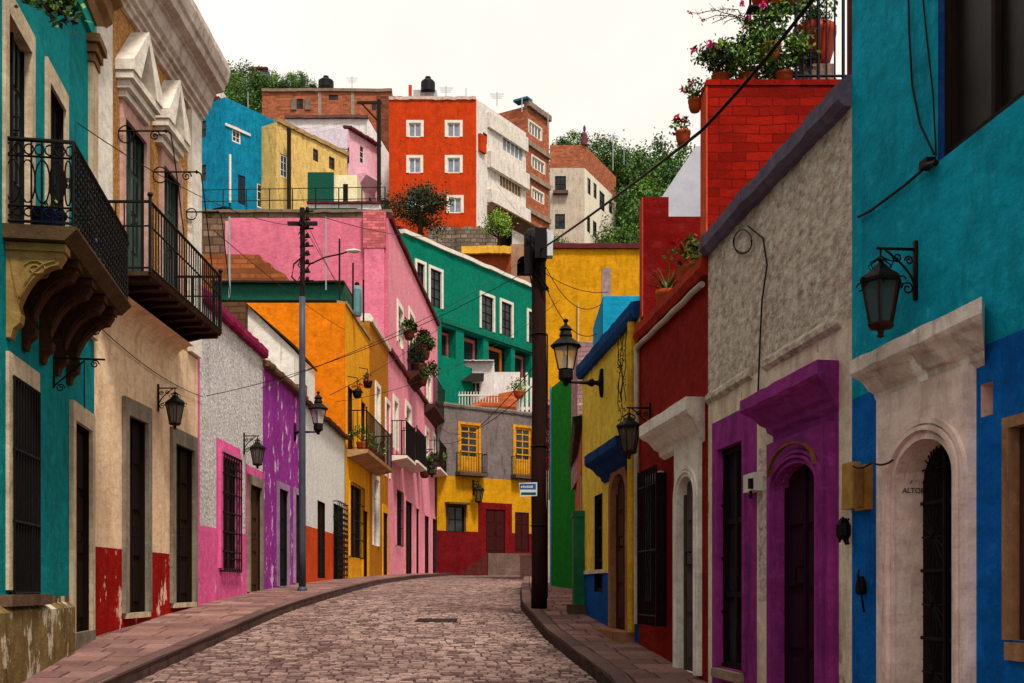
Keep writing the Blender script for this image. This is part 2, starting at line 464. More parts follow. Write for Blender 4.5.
def railing(h, parent, fr, u0, u1, p, z0, z1, bars=22, style=None, mat=None, mid=True, r=.009, ball=True):
    mb = MB(); P = fr.P
    for z, rr in ((z1, .02), (z0 + .04, .014)) + (((z0 * .35 + z1 * .65, .012),) if mid else ()):
        mb.tube([P(u0, 0, z), P(u0, p, z), P(u1, p, z), P(u1, 0, z)], rr, 6)
    path = [(u0, .05 + (p - .05) * k / max(1, round(bars * p / (u1 - u0)))) for k in range(max(1, round(bars * p / (u1 - u0))))]
    path += [(u0 + (u1 - u0) * k / bars, p) for k in range(bars + 1)] + [(u1, o) for _, o in path]
    for u, o in path: mb.tube([P(u, o, z0), P(u, o, z1)], r, 4)
    for u, o in ((u0, p), (u1, p)):
        mb.tube([P(u, o, z0 - .02), P(u, o, z1 + (.06 if ball else 0))], .02 if ball else .013, 6)
        if not ball: continue
        c = P(u, o, z1 + .08); mb.lathe(c, [(.0, -.03), (.03, -.015), (.036, .0), (.03, .02), (.0, .035)], 8)
    if style: style(mb, P)
    return mb.build('railing', mat or IRON, parent)
# ------------------------------------------------------------------ LEFT SIDE
CREAMSTONE = plaster('d9c3a4', .25, '7a5a40', .45, k=.95)
GREYSTONE = plaster('8d8272', .35, '4a3b30', .55)
PINKSTONE = plaster('cfa596', .25, '6a4a40', .4)
DARKW = wood('1e120c'); DARKG = wood('141b18'); BROWNW = wood('4a2d1c')
# ---- teal house
TEAL = plaster('008c90', .3, '14504e', .5, 0, '3aa6a0', .33, k=.95)
L1 = Facade((-3.61, 5.0), (-4.9, 12.8)); u1 = L1.U(97.5)
H = House('teal_house', 'teal green house with stained stone plinth and an ornate oval-patterned iron balcony', L1, -3, u1, -1, 9.1, 7,
          [plaster('8a7348', .5, '2a1c12', .9, 0, 'cbbfa8', .46), TEAL], ((-99, 0), (L1.Z(34, 597), 1)))
up1 = H.hole(L1.op(6, 29, 12, 200), DARKG, .28); up1 = (up1[0], up1[1], 4.8, up1[3]); H.holes[-1] = (up1, 0, .28, 0); H.holes[-1] = (up1, H.mi(CREAMSTONE), .28, 0)
up2 = L1.op(47.5, 63.5, 82, 200); up2 = (up2[0], up2[1], 4.8, up2[3]); H.hole(up2, CREAMSTONE, .28)
up0 = (up1[0] - 1.75, up1[0] - .85, 4.8, up1[3]); H.hole(up0, CREAMSTONE, .28)
gw = H.hole(L1.op(10, 33, 377, 590, 10), CREAMSTONE, .25)
gd = H.hole(L1.op(72, 89, 420, 633), DARKW, .3)
gw2 = (gw[0] - 2.6, gw[1] - 2.6, gw[2], gw[3]); H.hole(gw2, CREAMSTONE, .25)
H.build()
for o in (up0, up1, up2):
    surround(H, o, .11, .03, CREAMSTONE, name='window_surround', wt=.2)
    door(H, o, DARKG, .24, 4, 2, True, True, name='balcony_door')
for o in (gw, gw2):
    surround(H, o, .13, .03, CREAMSTONE, name='window_surround', wt=.2)
    window(H, o, DARKW, .2, 2, 3)
    grille(H, (o[0] - .03, o[1] + .05, o[2] - .03, o[3] + .0), .045, 9, 3, False)
    box_part(H, 'window_sill', (o[0] - .3, o[1] + .3, o[2] - .14, o[2] - .04), 0, .1, stone('6a5240'))
surround(H, gd, .13, .045, CREAMSTONE, wt=.2)
door(H, gd, DARKW, .2)
box_part(H, 'door_step', (gd[0] - .08, gd[1] + .08, zr(12.4), gd[2]), -.2, .06, GREYSTONE)
mb = MB(); mb.profile(L1, [(0, -1), (.07, -1), (.07, L1.Z(34, 597) - .12), (0, L1.Z(34, 597) - .06)], -2.9, gd[0] - .16, 0, .006, 30)
mb.build('plinth', H.mats[0], H.root)
a, b = L1.U(88), L1.U(93)
mb = MB(); mb.box(L1, a, b, 0, .06, 4.6, L1.Z(90, 66)); zc = L1.Z(90, 66)
mb.build('pilaster', CREAMSTONE, H.root)
mb = MB()
for k, (w_, p_, hh) in enumerate(((.03, .08, .09), (.06, .11, .09), (.1, .15, .09))): mb.box(L1, a - w_, b + w_ * .6, 0, p_, zc + k * .1, zc + k * .1 + hh)
mb.build('pilaster_capital', stone('8a6444'), H.root)
mb = MB(); mb.box(L1, -2.9, b + .05, 0, .05, zc + .32, zc + .42)
mb.box(L1, -2.9, b + .05, 0, .03, zc + .42, 8.3); mb.build('frieze', plaster('12a69a', .15, '1d6a62', .2), H.root)
coping(H, [(0, 8.28), (.06, 8.28), (.1, 8.4), (.18, 8.46), (.2, 8.62), (.3, 8.68), (.3, 8.86), (0, 8.86)], stone('9a7450'), name='cornice')
# balcony
d1u, d2u = L1.U(0, .6) * 0 + 4.45, 7.0
BZ = 4.80; pj = .56
bal = MB()
bal.profile(L1, [(0, BZ - .12), (pj - .06, BZ - .12), (pj + .04, BZ - .02), (pj + .04, BZ + .0), (0, BZ)], d1u - .05, d2u + .05)
slab = bal.build('balcony', stone('5e4830'), H.root)
cm = stone('a8854c')
us = [L1.U(p) for p in (6, 21.5, 39, 54, 66)]
def corbel(fr, u, w, p, zt, h, parent, mat):
    mb = MB(); pr = [(0, zt), (p, zt), (p, zt - .10), (p * .92, zt - .16)]
    for k in range(9):
        t = k / 8; pr.append((p * (.9 - .72 * t) - .04 * math.sin(t * PI), zt - .18 - (h - .42) * (t ** 1.6) ))
    pr += [(p * .26, zt - h + .2), (p * .24, zt - h + .13), (p * .12, zt - h + .08), (p * .08, zt - h), (0, zt - h)]
    A = [fr.P(u, o, z) for o, z in pr]; B = [fr.P(u + w, o, z) for o, z in pr]
    n = len(pr)
    for side in (A, B):
        c = [x for x in side]
        for k in range(1, n - 1): mb.face([c[0], c[k], c[k + 1]])
    for k in range(n): mb.face([A[k], A[(k + 1) % n], B[(k + 1) % n], B[k]])
    mb.box(fr, u - .025, u + w + .025, 0, p + .02, zt - .07, zt - .005)
    for k, s_ in ((0, -.012), (1, w)):                                  # carved scroll on each cheek
        cc = (p * .52, zt - .22)
        mb.tube([fr.P(u + s_ + .006, cc[0] + (.02 + .006 * q) * math.cos(q * .7), cc[1] + (.015 + .0045 * q) * math.sin(q * .7)) for q in range(14)], .009, 4)
        mb.tube([fr.P(u + s_ + .006, o * .93 + .005, z + .03) for o, z in pr[3:12]], .012, 4)
    return mb.build('corbel', mat, parent)
for k_, u in enumerate(us): corbel(L1, u, .13, .47, BZ - .125, .82, slab, cm if k_ == 0 else stone('4a2e1a'))
def ornate(mb, P):
    zt, zb = 5.54, BZ + .06
    z0, z1 = zb + .14, zt - .17
    def ring(u, o, c, ru, rz, flat, n=14, r=.008):
        pts = []
        for k in range(n + 1):
            a = 2 * PI * k / n
            pts.append(P(u + ru * math.cos(a), o, c + rz * math.sin(a)) if flat else P(u, o + ru * math.cos(a), c + rz * math.sin(a)))
        mb.tube(pts, r, 4, caps=False)
    for uu in (d1u, d2u):
        for k, o in enumerate((.07, .19, .31, .43)): ring(uu, o, (z0 + z1) / 2, .062, (z1 - z0) / 2, False)
        for o in (.52,): ring(uu, o, (z0 + z1) / 2, .03, .04, False); ring(uu, o, z1 - .1, .025, .11, False); ring(uu, o, z0 + .1, .025, .11, False)
        for z in (z1 + .03, z0 - .03): mb.tube([P(uu, 0, z), P(uu, pj, z)], .01, 4)
        for o in [.03 + .085 * k for k in range(7)]: ring(uu, o, z1 + .09, .04, .045, False, 8); ring(uu, o, z0 - .08, .04, .035, False, 8)
    n = 26
    for k in range(n):
        u = d1u + (d2u - d1u) * (k + .5) / n
        for j in range(9):
            z = zb + .03 + (zt - zb - .06) * (j + .5) / 9
            ring(u, pj, z, .05, .042, True, 8, .0085)
            rr = RND.uniform(0, 6)
            mb.tube([P(u + .045 * math.cos(rr + q * .9) * (1 - q / 9), pj, z + .045 * math.sin(rr + q * .9) * (1 - q / 9)) for q in range(7)], .0065, 3, caps=False)
railing(H, slab, L1, d1u, d2u, pj, BZ, 5.54, 26, ornate, mid=False, ball=False)
# ---- cream house
TAN = plaster('c08a4e', .25, '8a5a30', .45, 1, k=.95); CREAM = plaster('ffd6b0', .2, 'b98c62', .6, 0, 'e0b890', .36, k=1.0)
REDB = plaster('a0120a', .35, '4a120c', .5, 0, 'e0b8a0', .42)
WHITEP = plaster('efe6d8', .12, '8a7a6a', .35)
L2 = Facade((-4.93, 12.86), (-4.93, 17.25)); n2 = L2.L
H = House('cream_house', 'cream and tan house with red base and white pediments over its upstairs doors', L2, 0, n2, -1, 9.85, 8,
          [REDB, CREAM, TAN], ((-99, 0), (L2.Z(91, 546), 1), (5.28, 2)))
A1 = L2.op(123, 144, 118, 260); A1 = (A1[0], A1[1], 5.46, A1[3]); B1 = L2.op(161.5, 178, 165, 260); B1 = (B1[0], B1[1], 5.46, A1[3])
GREENP = wood('3d4f45')
H.hole(A1, PINKSTONE, .26); H.hole(B1, PINKSTONE, .26)
g1 = H.hole(L2.op(126, 145, 415, 613), GREYSTONE, .3); g2 = H.hole(L2.op(173, 192, 443, 603), GREYSTONE, .3)
H.build()
for o in (A1, B1):
    surround(H, o, .12, .04, PINKSTONE, wt=.28, name='door_surround')
    door(H, o, GREENP, .2, 4, 2, True, True, name='balcony_door')
def pediment(H, ua, ub, zb, hh, p):
    fr = H.fr; m = (ua + ub) / 2
    mb = MB()
    for k, (e, zz, th) in enumerate(((0, zb + .0, .09), (.05, zb + .09, .1), (.1, zb + .19, .09))):
        mb.box(fr, ua + .1 - e, ub - .1 + e, 0, p * (.45 + .27 * k), zz, zz + th - .002)
    z0 = zb + .285
    for sx in (0, 1):
        e = ua - .02 if sx == 0 else ub + .02; c = (-1 if sx else 1)
        poly = [(e, z0), (e, z0 + .13), (m, z0 + hh + .12), (m, z0 + hh - .03), (e + c * .26, z0)]
        mb.prism(fr, poly if sx == 0 else poly[::-1], 0, p + .02)
    mb.build('pediment', WHITEP, H.root)
    t = MB(); t.prism(fr, [(ua + .3, z0), (m, z0 + hh - .09), (ub - .3, z0)], 0, .05)
    t.build('tympanum', plaster('8c6a28', .5, '3a2a10', .7), H.root)
pediment(H, L2.U(115.5), L2.U(145), 7.86, .62, .22)
pediment(H, L2.U(152.5), L2.U(174), 7.86, .62, .22)
for o, st_ in ((g1, .04), (g2, .04)):
    surround(H, o, .15, .05, GREYSTONE, wt=.22)
    door(H, o, DARKW, .26, 4, 2)
    box_part(H, 'door_step', (o[0] - .1, o[1] + .1, o[2] - .07, o[2]), -.2, .05, CREAMSTONE)
for ua, ub in ((.02, L2.U(107)), (L2.U(187.5), n2 - .01)):
    mb = MB(); mb.box(L2, ua, ub, 0, .07, 5.3, 8.98); mb.build('pilaster', WHITEP, H.root)
cz = 9.0
coping(H, [(0, cz), (.05, cz), (.06, cz + .05), (.1, cz + .07), (.1, cz + .12), (.15, cz + .14), (.15, cz + .2), (.2, cz + .24), (.24, cz + .42), (.28, cz + .44),
           (.28, cz + .47), (.4, cz + .5), (.42, cz + .6), (.46, cz + .63), (.5, cz + .78), (.5, cz + .88), (0, cz + .95)], plaster('d8c8bc', .22, '6a5044', .75), name='cornice', u0=.0, u1=n2 + .06, wob=.004)
mb = MB(); b0, b1, BZ2, p2 = .12, 3.25, 5.44, .66
mb.profile(L2, [(0, BZ2 - .05), (p2, BZ2 - .05), (p2 + .03, BZ2), (0, BZ2)], b0, b1, 0, .004, 10)
slab = mb.build('balcony', stone('4a3626'), H.root)
for k in range(9):
    u = b0 + .05 + k * (b1 - b0 - .16) / 8
    j = MB(); j.profile(L2, [(0, BZ2 - .2), (p2 * .6, BZ2 - .11), (p2 - .02, BZ2 - .1), (p2 - .02, BZ2 - .052), (0, BZ2 - .052)], u, u + .06); j.build('joist', RUST, slab)
cv = MB(); cv.profile(L2, [(0, BZ2 - .52)] + [(.3 * (1 - math.cos(t * PI / 16)), BZ2 - .52 + .3 * math.sin(t * PI / 16)) for t in range(1, 9)] + [(0, BZ2 - .21)], b0, b1 - .1)
cv.build('cove', CREAM, slab)
railing(H, slab, L2, b0, b1, p2, BZ2, 6.26, 30, None, mid=True)
# ---- pink and white stucco house
STUC = plaster('e6dedb', .25, '8a807a', .4, 2); PINK = plaster('e8649f', .2, 'a03a70', .35, 0, 'e6c8d0', .36)
L3 = Facade((-4.93, 17.25), (-4.93, 21.75)); zp = L3.Z(210, 527)
H = House('pink_stucco_house', 'low house with white rough stucco over a bright pink base and a magenta coping', L3, 0, L3.L, -1, 6.25, 7, [PINK, STUC], ((-99, 0), (zp, 1)))
w1 = H.hole(L3.op(221, 237, 456, 568), PINK, .2); d1 = H.hole(L3.op(248.5, 260, 484, 592), GREYSTONE, .25)
H.rects += [(0, .12, zp, 6.1, 0), (w1[0] - .3, w1[1] + .25, zp, w1[3] + .28, 0), (d1[0] - .25, L3.L, zp, d1[3] + .35, 0)]
H.build()
surround(H, w1, .16, .04, PINK, name='window_surround'); window(H, w1, DARKW, .15)
grille(H, (w1[0] - .05, w1[1] + .05, w1[2] - .05, w1[3] + .05), .07, 7, 6, True)
surround(H, d1, .13, .05, GREYSTONE, wt=.18); door(H, d1, BROWNW, .2)
box_part(H, 'door_step', (d1[0] - .1, d1[1] + .1, zr(21) + .1, d1[2]), -.2, .16, GREYSTONE)
coping(H, [(-.3, 6.24), (.1, 6.24), (.12, 6.3), (.12, 6.4), (.02, 6.45), (-.3, 6.45)], plaster('9c1f52', .4, '5a3a40', .5), wob=.012)
# ---- purple house
PURP = plaster('9a3596', .25, '6a2a70', .5, 0, 'dcc0d8', .43)
L4 = Facade((-4.93, 21.75), (-4.93, 25.9))
H = House('purple_house', 'narrow peeling purple house with two plain doorways behind the steel pole', L4, 0, L4.L, -1, 6.1, 7, [PURP])
e1 = H.hole(L4.op(278, 287, 488, 586), GREYSTONE, .22); e2 = H.hole(L4.op(294.5, 301.5, 494, 583), GREYSTONE, .22); H.build()
for o in (e1, e2): surround(H, o, .14, .04, plaster('a586a8', .3, '5a4a50', .5)); door(H, o, DARKG, .18); box_part(H, 'door_step', (o[0] - .1, o[1] + .1, zr(24) + .1, o[2]), -.15, .15, GREYSTONE)
coping(H, [(-.3, 6.09), (.12, 6.09), (.14, 6.13), (.14, 6.2), (-.3, 6.24)], plaster('7a5a40', .5, '2a1a14', .7), wob=.02)
mb = MB(); mb.profile(L4, [(-.28, 6.235), (.04, 6.21), (.04, 6.3), (-.28, 6.32)], 0, L4.L, 0, .015, 14); mb.build('coping_cap', WHITEP, H.root)
# ---- white and orange house
WHT = plaster('d9d8d4', .1, '9a9088', .3); ORB = plaster('c8461a', .28, '6a2410', .4)
L5 = Facade((-4.93, 25.9), (-4.93, 32.5))
H = House('white_orange_house', 'white house with an orange painted base and a brown tiled roof edge', L5, 0, L5.L, -1, 6.1, 7, [ORB, WHT], ((-99, 0), (L5.Z(308, 526), 1)))
f1 = H.hole(L5.op(317.5, 325, 500, 578), DARKW, .2); f2 = H.hole(L5.op(333.5, 342.5, 503, 580), DARKG, .2); H.build()
door(H, f1, DARKW, .16); door(H, f2, DARKG, .16); grille(H, (f2[0] - .1, f2[1] + .1, f2[2], f2[3] + .05), .14, 6, 5, 'all')
coping(H, [(-.5, 6.2), (.16, 6.05), (.18, 6.12), (-.5, 6.32)], simple('old_roof_tile', '5a3626', .85, 0, .5, 14, .03), wob=.02, seg=30)
# ---- yellow house
YEL = plaster('e8a01c', .22, 'a8661a', .35, 0, 'f0c878', .36); OCB = plaster('b5731a', .3, '7a4a1a', .4); ORG_ = plaster('e07a08', .22, '9a5010', .45)
L6 = Facade((-4.93, 32.5), (-4.72, 42.0)); uy = L6.U(369.5)
H = House('yellow_house', 'tall golden yellow house with orange gable end and one railed balcony', L6, 0, uy, -1, 10.1, 8, [YEL])
g1 = H.hole(L6.op(349.5, 360, 484, 556), DARKW, .2); g2 = H.hole(L6.op(362.5, 367, 510, 577), DARKW, .2)
g3 = L6.op(346.5, 352, 385, 440); g3 = H.hole((g3[0], g3[1], 5.86, g3[3]), DARKW, .2); g4 = L6.op(360, 364.5, 400, 440); g4 = H.hole((g4[0], g4[1], 5.86, g4[3]), DARKW, .2)
H.build()
for o in (g1, g2, g3, g4): surround(H, o, .12, .04, YEL)
door(H, g2, DARKW, .16); window(H, g1, DARKW, .14); door(H, g3, BROWNW, .16, name='balcony_door', glass=True); door(H, g4, BROWNW, .16, name='balcony_door', glass=True)
grille(H, (g1[0] - .05, g1[1] + .05, g1[2] - .03, g1[3] + .03), .14, 8, 4, False)
mb = MB(); P = L6.P
a, c = P(-.003, 0.0, 0), P(-.003, -9.3, 0)
mb.hexa([Vector((c.x, 32.40, 2)), Vector((-4.93, 32.40, 2)), Vector((-4.93, 32.49, 2)), Vector((c.x, 32.49, 2)), Vector((c.x, 32.40, 10.1)), Vector((-4.93, 32.40, 10.1)), Vector((-4.93, 32.49, 10.1)), Vector((c.x, 32.49, 10.1))])
mb.build('gable_wall', ORG_, H.root)
coping(H, [(-.25, 10.08), (.05, 10.08), (.05, 10.17), (-.25, 10.2)], plaster('a8977c', .3, '5a4a3a', .6))
mb = MB(); pb = .62
mb.profile(L6, [(0, 5.62), (.1, 5.62), (pb, 5.74), (pb + .02, 5.84), (0, 5.84)], .3, 6.0)
slab = mb.build('balcony', stone('b99468'), H.root)
railing(H, slab, L6, .32, 5.95, pb - .04, 5.84, 7.0, 36, None, mid=False)
# ---- ochre annexe
Hn = House('ochre_house', 'brownish ochre house with white framed tall windows beside the pink house', L6, uy, L6.L, -1, 10.75, 8, [OCB])
o1 = Hn.hole(L6.op(373, 378, 478, 545), WHITEP, .15); o2 = Hn.hole(L6.op(382.5, 387, 512, 577), DARKW, .2)
o3 = L6.op(375.5, 379, 386, 430); o3 = Hn.hole((o3[0], o3[1], 5.9, o3[3]), WHITEP, .15); o4 = L6.op(385.5, 389, 402, 440); o4 = Hn.hole((o4[0], o4[1], 5.9, o4[3]), WHITEP, .15)
Hn.build()
for o in (o1, o3, o4): surround(Hn, o, .17, .05, WHITEP, name='window_surround'); window(Hn, o, WHITE, .1, 2, 4)
surround(Hn, o2, .12, .04, YEL, wt=.3); door(Hn, o2, DARKW, .16)
coping(Hn, [(-.3, 10.73), (.1, 10.73), (.12, 10.85), (.02, 11.0), (-.3, 11.0)], WHITEP)
# ---- pink house
PNK = plaster('eb93a4', .14, 'b0606a', .3); PNK_SHADE = plaster('d5708a', .2, '9a4a60', .35)  # second pink is the same paint, darkened for the gable's shaded face
L7 = Facade((-4.72, 42.0), (-4.02, 59.3)); n7 = L7.L
H = House('pink_house', 'tall pink house with a shaded pink gable end, potted balconies and white framed windows', L7, 0, n7, -1, 15.8, 6.3, [PNK])
specs = [(397.5, 402, 305, 342, WHITEP), (409, 413.5, 312, 350, WHITEP), (393.5, 397, 400, 448, WHITEP), (405.5, 410, 405, 455, WHITEP), (416, 419, 437, 466, DARKW), (425.5, 428, 430, 460, WHITEP), (432.5, 434.5, 436, 462, WHITEP), (427, 430, 375, 412, WHITEP)]
ops = [H.hole(L7.op(a, b, c, d), m, .18) for a, b, c, d, m in specs]
gops = [H.hole(L7.op(a, b, c, d), DARKW, .2) for a, b, c, d in ((396, 401, 490, 545), (405, 411.5, 500, 576), (415.5, 418.5, 508, 574), (424, 428.5, 515, 575), (432, 436, 518, 575))]
H.build()
for (a, b, c, d, m), o in zip(specs, ops): surround(H, o, .22, .05, m, name='window_surround'); window(H, o, WHITE, .1, 2, 4)
for k, o in enumerate(gops):
    if k == 0: window(H, o, DARKW, .1, 2, 3); grille(H, o, .1, 6, 3, False)
    else: door(H, o, DARKW, .16)
    surround(H, o, .15, .04, PNK)
mb = MB(); mb.hexa([Vector((-10.75, 41.9, 2)), Vector((-4.72, 41.9, 2)), Vector((-4.72, 41.99, 2)), Vector((-10.75, 41.99, 2)), Vector((-10.75, 41.9, 15.8)), Vector((-4.72, 41.9, 15.8)), Vector((-4.72, 41.99, 15.8)), Vector((-10.75, 41.99, 15.8))])
mb.build('gable_wall', PNK_SHADE, H.root)
mb = MB(); mb.box(WF, -5.6, -4.85, 41.72, 41.9, 8, 15.8); mb.build('gable_pier', plaster('e07a96', .18, '9a4a60', .35), H.root)
mb = MB(); mb.box(WF, -5.65, -4.8, 41.69, 42.1, 14.6, 16.0); mb.build('chimney', brick('cf6f76', 'a04a50', .3, .1), H.root)
coping(H, [(-.2, 15.8), (.12, 15.8), (.14, 15.95), (-.2, 16.0)], simple('dark_coping', '5a1f26', .8, 0, .4))
zz = L7.Z(390, 352)
coping(H, [(0, zz - .12), (.14, zz - .1), (.14, zz + .06), (0, zz + .1)], simple('dark_coping', '5a1f26', .8, 0, .4), name='string_course')
for ua, ub, z in ((L7.U(391), L7.U(401), L7.Z(392, 456)), (L7.U(403), L7.U(413), L7.Z(404, 461)), (L7.U(428), L7.U(436), L7.Z(429, 468))):
    mb = MB(); mb.profile(L7, [(0, z - .22), (.62, z - .1), (.62, z), (0, z)], ua, ub); s_ = mb.build('balcony', WHITEP, H.root)
    railing(H, s_, L7, ua + .03, ub - .03, .58, z, z + 1.35, 12, None, mid=False, r=.016)
for ua, ub, z in ((L7.U(407), L7.U(414.5), L7.Z(408, 372)), (L7.U(424), L7.U(436), L7.Z(425, 405))):
    mb = MB(); mb.profile(L7, [(0, z - .5), (.2, z - .35), (.5, z - .12), (.5, z), (0, z)], ua, ub); s_ = mb.build('balcony', stone('4a2a24'), H.root)
    railing(H, s_, L7, ua + .03, ub - .03, .46, z, z + 1.5, 14, None, mid=False, r=.016)
# ------------------------------------------------------------------ END OF THE STREET
GRY = plaster('766b69', .3, '3a322e', .7); YW = plaster('c88e0c', .26, '8a6212', .5); RB = plaster('6c0c12', .3, '4a1014', .4)  # darkened wall paints: the shade at the street end is in the colour
FE = Facade((-3.95, 58.0), (2.05, 62.3)); 
H = House('grey_yellow_house', 'grey and yellow house closing the end of the street with tall yellow shutters upstairs', FE, 0, FE.L, 0, 11.35, 9,
          [RB, YW, GRY], ((-99, 0), (FE.Z(455, 531), 1), (FE.Z(455, 476), 2)))
YSH = simple('yellow_shutter_paint', 'c88a1c', .6, 0, .4, 5)
a1 = H.hole(FE.op(460, 478.5, 424, 472), YSH, .15); a2 = H.hole(FE.op(515, 531, 427, 475), YSH, .15)
a3 = H.hole(FE.op(448, 464, 506, 532), DARKW, .15); a4 = H.hole(FE.op(486, 505, 509, 553), DARKW, .2); a5 = H.hole(FE.op(515, 529, 512, 552), DARKW, .2)
x0, x1 = FE.U(478), FE.U(512)
H.rects += [(x0, x1, FE.Z(455, 531), FE.Z(478, 502), 0)]
H.build()
for o in (a1, a2):
    zt = o[3]; mid = o[2] + (o[3] - o[2]) * .3
    window(H, (o[0], o[1], mid, zt), YSH, .08, 2, 5, .12, 'french_window', .03)
    box_part(H, 'window_panel', (o[0], o[1], o[2], mid), -.12, -.06, YSH)
    surround(H, o, .14, .04, YSH, name='window_surround')
    mb = MB(); mb.box(FE, o[0] - .3, o[1] + .3, 0, .5, o[2] - .2, o[2] - .02); s_ = mb.build('balcony', stone('5a4638'), H.root)
    railing(H, s_, FE, o[0] - .25, o[1] + .25, .45, o[2] - .02, o[2] + 1.0, 10, None, mid=False, r=.012)
window(H, a3, DARKW, .1, 2, 2); surround(H, a3, .12, .03, stone('5a3a20'), name='window_surround')
mb = MB(); mb.box(FE, a3[0] - .2, a3[1] + .2, 0, .45, a3[3] + .1, a3[3] + .2); mb.build('window_canopy', stone('6a5030'), H.root)
for o in (a4, a5): door(H, o, wood('3a1210'), .16)
coping(H, [(-.25, 11.33), (.08, 11.33), (.1, 11.45), (-.25, 11.6)], stone('6f6862'))
zc = FE.Z(455, 418)
H.fr = FE
# stairs and landing in front
CONC = stone('6f5a50')
lx0, lx1 = W(489, 0, 1), 0
root = thing('stone_steps', 'low stone stair rising to a walled landing at the grey and yellow house door', 'stairs', (-1.4, 55.6, 2.33))
zt = 3.45
mb = MB(); mb.hexa([Vector(v) for v in ((-1.2, 55.3, 2.2), (.55, 55.8, 2.2), (1.6, 61.6, 2.2), (-1.2, 59.8, 2.2), (-1.2, 55.3, zt), (.55, 55.8, zt), (1.6, 61.6, zt), (-1.2, 59.8, zt))]); mb.build('landing', CONC, root)
for k in range(6):
    mb = MB(); x = -2.85 + k * .27; z = 2.2 + (zt - 2.3) * (k + 1) / 6
    mb.box(WF, x, -1.203, 55.35 + .003 * k, 56.5 - .003 * k, 2.2 if k == 0 else 2.2 + (zt - 2.3) * k / 6 + .001, z); mb.build('step', simple('worn_red_stone', '5a2420', .8, 0, .5, 6, .02), root)
root = thing('low_wall', 'short pinkish stub wall between the kerb and the end house', 'wall', (.55, 45, 2.25))
mb = MB(); mb.box(WF, .32, .8, 44.6, 45.0, 2.0, W(0, 556, 44.8).z); mb.build('wall_block', plaster('b08a86', .25, '6a4a44', .4), root)
mb = MB(); mb.box(WF, .3, .82, 44.58, 45.02, W(0, 556, 44.8).z + .001, W(0, 556, 44.8).z + .1); mb.build('wall_cap', plaster('c09a94', .25, '6a4a44', .4), root)

# white terrace house above the grey house
def frontal(name, label, px0, px1, d, yt, yb, depth, mats, cat='house', zones=((-99, 0),), slope=0.0, group=None, yt_at=None):
    """a house whose street face starts at px0 (left) and runs to px1; slope = dX/dd of the face (0 = square on)"""
    if slope == 0: a = ((px0 - CX) * d / FL, d); b = ((px1 - CX) * d / FL, d)
    else:
        a = Vector(((px0 - CX) * d / FL, d)); t = Vector((slope, 1)).normalized() * (1 if slope > 0 else -1)
        if slope < 0: t = Vector((-slope, -1)).normalized()
        k = (px1 - CX) / FL; u = (k * a.y - a.x) / (t.x - k * t.y); b = a + t * u; a = tuple(a); b = tuple(b)
    F = Facade(a, b); z1 = F.Z(px0, yt); z0 = F.Z(px0, yb)
    return House(name, label, F, 0, F.L, z0, z1, depth, mats, zones, cat, group)
WH2 = plaster('ddd8d6', .12, '8a8488', .4)
H = frontal('white_terrace_house', 'small white house with a dark awning on the terrace above the grey house', 444, 494, 66, 362, 408, 2.5, [WH2])
k1 = H.hole(H.fr.op(447, 453, 377, 398), DARKW, .2); k2 = H.hole(H.fr.op(463, 480, 382, 396), WH2, .2); H.build()
door(H, k1, wood('3a2420'), .15, handle=False); window(H, k2, WHITE, .15, 4, 1)
mb = MB(); fr = H.fr; a, b = fr.U(462), fr.U(484); z = fr.Z(462, 373)
mb.profile(fr, [(0, z), (.9, z - .6), (.95, z - .68), (.9, z - .68), (0, z - .08)], a, b); mb.build('awning', simple('black_awning', '221c18', .8, 0, .4), H.root)
coping(H, [(-2.4, H.z1 + .3), (.35, H.z1), (.35, H.z1 + .07), (-2.4, H.z1 + .37)], simple('corrugated_sheet', 'bcbcc4', .5, .3, .25), name='roof_sheet')
H2 = frontal('white_ramp_wall', 'white plastered wall dropping to the right beside the terracotta terrace', 494, 520, 66.4, 372, 408, .3, [WH2], cat='wall'); H2.build()
root = thing('tiled_terrace', 'sloping terracotta brick terrace roof above the grey house', 'terrace roof', tuple(W(497, 408, 63)))
mb = MB(); mb.hexa([W(470, 407, 63.4), W(517, 411, 63.4), W(517, 411, 66), W(470, 411, 66), W(470, 405, 63.4), W(517, 407, 63.4), W(517, 390, 66.2), W(487, 396, 66.2)])
mb.build('roof_surface', brick('a85028', '7a4a34', .4, .2), root)
root = thing('blue_water_tank', 'bright blue plastic drum on the white house terrace', 'tank', tuple(W(441, 402, 64.5)))
mb = MB(); c = W(441, 402, 64.5); mb.lathe(c, [(.44, 0), (.5, .1), (.5, 1.0), (.4, 1.15), (.2, 1.2)], 16); mb.build('tank_body', simple('blue_plastic', '1a24c0', .5), root, smooth=True)
mb = MB(); mb.lathe(c + Vector((0, 0, 1.2)), [(.22, 0), (.22, .08), (.1, .12)], 12); mb.build('tank_lid', simple('blue_plastic', '1a24c0', .5), root)
root = thing('terrace_gate', 'tall white slatted gate standing on the terrace wall beside red flowers', 'gate', tuple(W(524, 412, 62)))
mb = MB(); ft = Frame(W(516, 0, 62.3).xy, (1, 0), 1)
for k in range(5): mb.box(ft, .05 + k * .25, .19 + k * .25, 0, .05, 11.3, 13.6 if k % 2 else 13.9)
mb.box(ft, 0, 1.3, -.05, -.002, 11.8, 11.95); mb.box(ft, 0, 1.3, -.05, -.002, 13.0, 13.15); mb.build('slats', WHITE, root)
